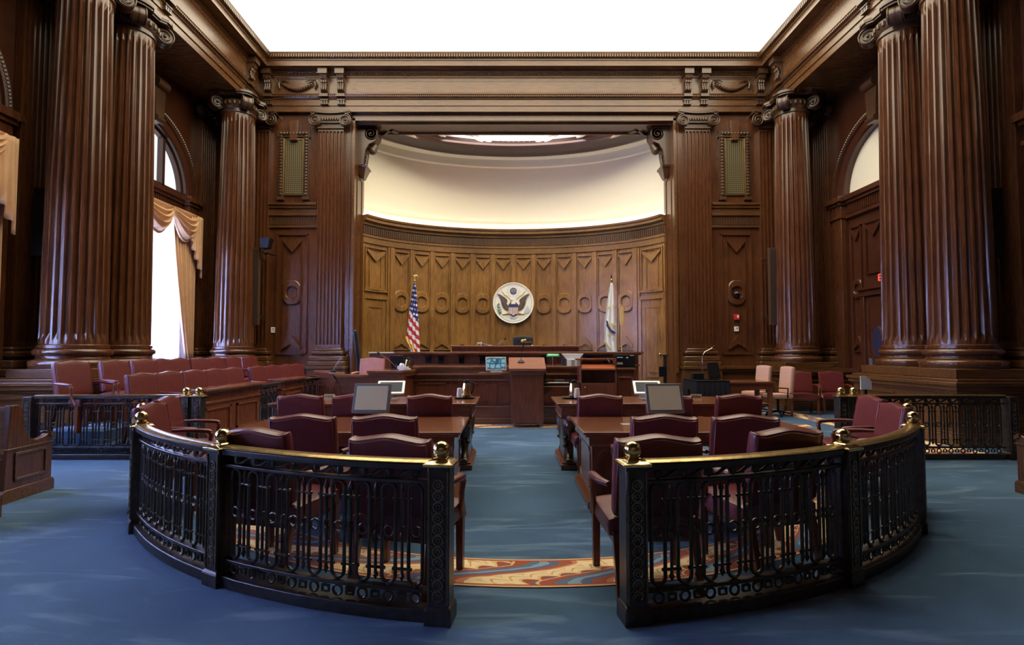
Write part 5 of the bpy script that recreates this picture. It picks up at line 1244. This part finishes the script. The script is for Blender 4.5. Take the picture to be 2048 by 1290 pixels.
# small things on tables
def pitcher(label, loc, body=STEEL, h=.25):
    t = thing('coffee_pitcher', label, 'pitcher', loc); MB().lathe([(.062, 0), (.068, .02), (.066, .10), (.052, .19), (.045, .21)], 28).build('body', body, t, smooth=50)
    m = MB(); m.lathe([(.047, .205), (.047, .225), (.03, .25)], 20); m.prism([(-.09, .225), (-.03, .205), (-.03, .235)], -.015, .015); m.build('lid', BLK, t, smooth=40)
    MB().tube([(.045, 0, .215), (.095, 0, .205), (.10, 0, .12), (.066, 0, .05)], .011, 8).build('handle', BLK, t, smooth=60); return t
GSTEEL = plain('warm_steel', (.75, .55, .28), .2, 1)
for lb, xt, xp, xc in (('left', 930, 933, 920), ('right', 1143, 1147, 1152.5)):
    Y = 7.62; t = thing('serving_tray', 'small black tray under the pitcher on the far %s table' % lb, 'tray', (wx(xt, Y), Y, .86)); MB().lathe([(.10, 0), (.15, .012), (.155, .022), (.145, .022), (.10, .012)], 32).build('dish', BLK, t, smooth=50)
    pitcher('steel pitcher with black lid on the far %s table' % lb, (wx(xp, Y), Y+.03, .873), GSTEEL)
    c = MB(); c.lathe([(.041, 0), (.034, .10), (.031, .135), (.028, .137), (.026, .134)], 20)
    for k in range(5): c.ring((0, 0, .012+k*.012), .0405-.0008*k, .0025, 'z', 20, 4)
    o = c.build('paper_cups', PAPER, smooth=50, loc=(wx(xc, Y), Y-.07, .873)); tag(o, 'upturned stack of white paper cups on the %s tray' % lb, 'cups')
pitcher('small steel pitcher beside the phone on the witness stand', (wx(817, 11.0), 11.0, 1.15), GSTEEL)
for lb, px in (('left', 660), ('right', 1391)):
    Y = 7.55; t = thing('name_plate', 'small brass name plate at the back of the far %s table' % lb, 'sign', (wx(px, Y), Y, .86))
    MB().prism([(-.01, 0), (.03, 0), (.012, .065), (.004, .065)], -.075, .075, 'yz').build('plate', plain('pale_brass', (.72, .58, .34), .35, .3), t); m = MB()
    for k in range(6):
        x = -.055+k*.022
        for q in ((x-.007, x-.004, .02, .048), (x-.007, x+.006, .045, .049) if k % 2 else (x+.004, x+.007, .02, .048), (x-.007, x+.006, .032, .035)): m.box(q[0], q[1], -.008, .004, q[2], q[3])
    m.build('raised_marks', DKBRN, t)
t = thing('desk_telephone', 'white and black telephone on the witness stand ledge', 'telephone', (wx(808, 10.6), 10.62, 1.15), R(-30)); MB().prism([(-.09, 0), (.09, 0), (.09, .03), (-.09, .09)], -.10, .10, 'yz').build('body', WHT, t, bevel=.008); MB().tube([(-.09, -.02, .09), (-.08, 0, .12), (-.08, .08, .10)], .022, 8).build('handset', WHT, t, smooth=60)
t = thing('table_slot', 'flat silver card lying on the near right table', 'card', (wx(1252, 5.7), 5.72, .755)); MB().box(-.05, .07, -.06, .06, 0, .004).build('plate', SILV, t)
# lamps
t = thing('bankers_lamp', 'bankers lamp with green glass shade on the clerk desk', 'lamp', (wx(1106, 11.7), 11.7, .94)); MB().lathe([(.08, 0), (.08, .015), (.02, .03)], 24).build('base', BRASS, t, smooth=50); MB().rod((0, 0, .02), (0, 0, .47), .009).build('stem', BRASS, t)
m = MB(); n = 12; vs = []; fs = []
for i in range(n+1):
    a = PI*i/n
    for x in (-.145, -.12, .12, .145): r = .075 if abs(x) < .13 else .05; vs.append((x, r*math.cos(a), .46+r*.9*math.sin(a)))
for i in range(n):
    for k in range(3): fs.append((i*4+k, i*4+k+1, i*4+5+k, i*4+4+k))
m.add(vs, fs); o = m.build('green_shade', plain('green_glass', (.02, .38, .17), .12, coat=.6), t, smooth=60); thick(o, .004)
t = thing('brass_lamp', 'brass swing-arm desk lamp in front of the judge chair', 'lamp', (wx(1066, 13.2), 13.2, 1.655)); MB().lathe([(.05, 0), (.05, .01), (.01, .02)], 16).build('base', BRASS, t); MB().tube([(0, 0, .01), (-.04, 0, .10), (-.20, 0, .09), (-.24, 0, .13)], .008, 6).build('arm', BRASS, t); m = MB(); m.ball((-.26, 0, .12), .05, 14, (1, 1, .8)); m.tube([(-.26, 0, .12), (-.17, 0, .15)], [.03, .02], 8); m.build('lamp_head', BRASS, t, smooth=60)
t = thing('silver_lamp', 'small silver swing-arm lamp at the left of the judges bench', 'lamp', (wx(980, 13.2), 13.2, 1.655)); MB().lathe([(.045, 0), (.045, .012), (.01, .02)], 16).build('base', SILV, t); MB().tube([(0, 0, .01), (-.22, 0, .06), (-.26, 0, .06)], .007, 6).build('arm', SILV, t); m = MB(); m.rod((-.22, 0, .0), (-.22, 0, .10), .014); m.rod((-.30, 0, .06), (-.2, 0, .06), .016); m.ball((-.30, 0, .06), .026, 10); m.build('lamp_head', SILV, t, smooth=60)
# podium right shelf: document camera
t = thing('document_camera', 'black and silver document camera lying on the right podium shelf', 'camera', (PX+.62, 10.88, .825)); MB().box(-.28, .28, -.12, .12, .0, .055).build('body', BLK, t, bevel=.008); MB().box(-.22, .22, -.14, -.10, .045, .075).build('silver_bar', STEEL, t, bevel=.004); MB().tube([(-.26, 0, .05), (-.27, 0, .18), (-.24, .02, .25), (-.20, 0, .22)], [.018, .018, .03, .02], 8).build('arm', BLK, t, smooth=60); MB().tube([(.26, 0, .05), (.28, 0, .16), (.25, .0, .22)], [.018, .02, .03], 8).build('arm', BLK, t, smooth=60); MB().box(-.05, .14, -.05, .05, .075, .12).build('keypad', plain('dark_keypad', (.05, .05, .055), .3), t, bevel=.004)
# equipment pedestal
t = thing('equipment_pedestal', 'dark wooden pedestal right of the lectern carrying an audio rack', 'pedestal', (wx(1250, 11.0), 11.2, 0)); MB().box(-.19, .19, -.2, .2, 0, 1.14).build('body', CHERZ, t, bevel=.005); m = MB(); m.box(-.23, .23, -.24, .24, 1.14, 1.18); m.box(-.22, .22, -.23, .23, 0, .12); frames(m, -.19, .19, .2, 1.0, -.2, 1, gap=.04); m.build('moulding', CHER, t, bevel=.005)
t = thing('audio_rack', 'black audio rack box with small light markings', 'equipment', (wx(1249, 11.1), 11.2, 1.18)); MB().box(-.20, .20, -.16, .16, 0, .27).build('case', BLK, t, bevel=.006); m = MB(); 
for k in range(5): m.box(-.17+k*.026, -.157+k*.026, -.165, -.16, .07, .11+.01*(k % 2))
m.box(-.17, -.05, -.165, -.16, .21, .225); m.box(.02, .06, -.165, -.16, .20, .225); m.box(.10, .18, -.165, -.16, .25, .26); m.build('white_markings', WHT, t)
t = thing('metal_post', 'slim dark metal stand post in front of the right apse door', 'stand', (wx(1329.5, 10.6), 10.6, 0)); MB().box(-.03, .03, -.03, .03, .02, 1.42).build('post', BRONZE, t, bevel=.004); MB().box(-.045, .045, -.045, .045, 1.42, 1.46).build('cap', BRONZE, t, bevel=.004); MB().box(-.18, .18, -.18, .18, 0, .025).build('foot_plate', BRONZE, t); MB().box(-.13, .0, -.06, -.03, 1.02, 1.22).build('bracket', BLK, t)
t = thing('side_desk', 'small desk with a pale top edge left of the judges bench', 'desk', (wx(766, 12.9), 12.98, .4)); MB().box(-.30, .30, -.15, .15, 0, 1.07).build('body', CHERZ, t); MB().box(-.32, .32, -.2, .2, 1.07, 1.10).build('top', plain('pale_brass_edge', (.62, .52, .34), .35), t, bevel=.004)
# far right corner furniture
t = thing('draped_table', 'small table covered by a pleated black cloth at the far right', 'table', (4.22, 11.85, 0)); m = MB(); n = 140; P = []
per = [(-.36, -.42), (.36, -.42), (.36, .42), (-.36, .42)]
vs = []; fs = []; tot = 4*n//4
for j in range(2):
    for i in range(n):
        s = i/n*4; k = int(s); f = s-k; a, b = per[k], per[(k+1) % 4]; x = a[0]+(b[0]-a[0])*f; y = a[1]+(b[1]-a[1])*f; e = (.018*math.sin(i*1.15) if j else 0)+(.03 if j else 0); l = math.hypot(x, y); vs.append((x*(1+e/.4), y*(1+e/.42), .03 if j else .88))
fs = [(i, (i+1) % n, n+(i+1) % n, n+i) for i in range(n)]; m.add(vs, fs); o = m.build('pleated_skirt', BLKC, t, smooth=60); thick(o, .004); MB().box(-.365, .365, -.425, .425, .875, .89).build('cloth_top', BLKC, t, bevel=.004)
monitor('black screen angled on the black draped table, with two small lights', (4.42, 11.8, .89), R(25), .34, .36, R(14), BLK, plain('glossy_black_screen', (.01, .01, .012), .08), .03)
t = thing('black_box', 'low black equipment box on the black draped table', 'box', (4.08, 12.0, .89)); MB().box(-.12, .12, -.1, .1, 0, .14).build('case', BLK, t, bevel=.006)
mic('chrome_microphone', 'tall curved chrome gooseneck microphone above the black draped table', (4.22, 12.05, .89), [(0, 0, .35), (0, 0, .52), (.06, 0, .62), (.20, 0, .69), (.24, 0, .72)], mat=STEEL)
t = thing('wooden_desk', 'plain wooden desk at the far right with pink chairs beside it', 'desk', (5.24, 12.35, 0)); m = MB(); m.box(-.58, .58, -.40, .40, .80, .84); m.build('top', CHER, t, bevel=.005); m = MB(); m.box(-.54, .54, -.36, .36, .66, .80); m.build('apron', CHERZ, t)
for sx in (-1, 1):
    for sy in (-1, 1): MB().frus((sx*.49, sy*.31), (.03, .03), 0, (.045, .045), .66).build('leg', CHERZ, t)
def office(label, loc, rz):
    t = thing('office_chair', label, 'chair', loc, rz); c = cushion(.46, .62, .11, lambda u: .02*(1-u*u)); M_ = Matrix.Translation((0, -.2, .53)) @ Matrix.Rotation(R(6), 4, 'X'); c.V = [tuple(M_ @ Vector(v)) for v in c.V]; c.build('backrest', BEIGE, t, smooth=60)
    c = cushion(.48, .48, .11, nx=12, nz=12); c.V = [(x, z-.24, .47-y) for x, y, z in c.V]; c.build('seat', BEIGE, t, smooth=60)
    for s in (-1, 1): MB().tube([(s*.26, -.08, .44), (s*.28, -.08, .66), (s*.28, .14, .67)], .016, 8).build('armrest', BLK, t, smooth=60)
    MB().rod((0, 0, .08), (0, 0, .42), .028).build('pillar', BLK, t); m = MB()
    for k in range(5): a = 2*PI*k/5+.3; m.tube([(0, 0, .11), (.29*math.cos(a), .29*math.sin(a), .07)], [.028, .018], 8); m.ball((.29*math.cos(a), .29*math.sin(a), .028), .028, 10)
    m.build('star_base', BLK, t, smooth=60); return t
o1 = office('pale pink office chair behind the plain desk, left one', (6.02, 13.35, 0), R(105)); dup(o1, (6.20, 12.62, 0), R(95), 'pale pink office chair beside the plain desk, right one')
# speakers, devices, signs
for sg, n_, pa in ((-1, 'left', 510), (1, 'right', 1547)):
    Y = 14.35; x = wx(pa, Y); t = thing('column_speaker', 'tall narrow brown column loudspeaker beside the far %s column' % n_, 'loudspeaker', (x, Y, wz(650, Y))); H_ = wz(496, Y)-wz(650, Y)
    MB().box(-.085, .085, -.06, .06, 0, H_).build('cabinet', plain('speaker_brown', (.07, .036, .02), .7, spec=.2), t, bevel=.006); MB().box(-.07, .07, -.066, -.06, .05, H_-.05).build('grille', GRIL if 0 else plain('speaker_cloth', (.05, .03, .022), .9, spec=.1, noise=.3, nscale=60), t)
    for z in (.2, H_-.3): MB().box(-.02, .02, .06, .55, z, z+.06).build('bracket', BRONZE, t)
    Y = 9.25; t = thing('wall_loudspeaker', 'dark box loudspeaker high on the %s wall behind the columns' % n_, 'loudspeaker', (sg*8.28, Y, 3.17)); MB().box(-.14, .14, -.13, .13, 0, 1.2).build('cabinet', BLK, t, bevel=.008); MB().box(*sorted((-sg*.142, -sg*.152)), -.11, .11, .03, 1.17).build('grille', plain('black_mesh', (.02, .02, .026), .7, noise=.3, nscale=80), t); MB().box(-.04, .04, -.03, .03, -.12, 0).build('bracket', SILV, t)
x = wx(525, 14.2); z = wz(496, 14.2); t = thing('security_camera', 'black boxy camera above the left column loudspeaker', 'camera', (x, 14.3, z)); MB().frus((0, 0), (.10, .10), 0, (.15, .14), .28).build('housing', BLK, t, bevel=.01); MB().rod((0, 0, -.12), (0, .6, -.08), .02).build('bracket', BLK, t); MB().ball((0, -.02, -.10), .07, 14).build('lens_dome', BLK, t)
YS = YB-.04
t = thing('dome_camera', 'silver dome camera inside the round ornament right of the apse', 'camera', (wx(1473, YB), YB-.02, wz(588, YB))); MB().ball((0, -.05, -.02), .10, 20, (1, .8, 1.1)).build('dome', BLK, t); m = MB(); m.tube([(-.08, -.13, -.0), (.0, -.15, .02), (.06, -.14, .0), (.09, -.1, .05)], .022, 8); m.build('bright_ring', STEEL, t)
t = thing('fire_alarm', 'small red fire alarm on the wall right of the apse', 'alarm', (wx(1473, YB), YB-.02, wz(634, YB))); MB().box(-.07, .07, -.06, 0, -.09, .07).build('housing', RED, t, bevel=.01); MB().box(.0, .05, -.07, -.06, -.03, .05).build('strobe', WHT, t, bevel=.004)
t = thing('wall_thermostat', 'small white thermostat below the red fire alarm', 'thermostat', (wx(1473, YB), YB, wz(658, YB))); MB().box(-.06, .06, -.04, 0, -.07, .07).build('cover', WHT, t, bevel=.006); MB().ball((.01, -.04, .02), .018, 10).build('dial', BLK, t)
t = thing('wall_switch', 'small white switch on the wall left of the tall left panel', 'switch', (wx(546, YB), YB, wz(660, YB))); MB().box(-.06, .06, -.03, 0, -.08, .08).build('cover', WHT, t, bevel=.006); MB().box(-.02, .03, -.036, -.03, .0, .05).build('button', SILV, t)
XI = XW+.08; t = thing('exit_sign', 'lit red EXIT sign above the right side door', 'sign', (XI-.04, 12.42, 3.27)); MB().box(-.03, .03, -.20, .20, -.13, .13).build('housing', plain('dark_red_housing', (.12, .02, .015), .4), t, bevel=.006)
text_mesh('EXIT', .235, emis('red_exit_letters', (1, .07, .04), 2.2), t, (-.036, 0, 0), (PI/2, 0, -PI/2), .004)
t = thing('display_card', 'white card standing behind the right straight railing', 'card', (wx(1730, 8.15), 8.15, 0)); z0, z1 = wz(779, 8.15), wz(752, 8.15); P = [(-.085, z0), (.085, z0), (.085, z1-.08), (.05, z1-.04), (.02, z1-.03), (-.0, z1), (-.085, z1)]; MB().prism(P, -.006, .006).build('sheet', PAPER, t); MB().box(-.02, .02, .006, .03, .0, z1-.05).build('stand_post', BRONZE, t); MB().box(-.12, .12, -.1, .12, 0, .02).build('stand_foot', BRONZE, t)
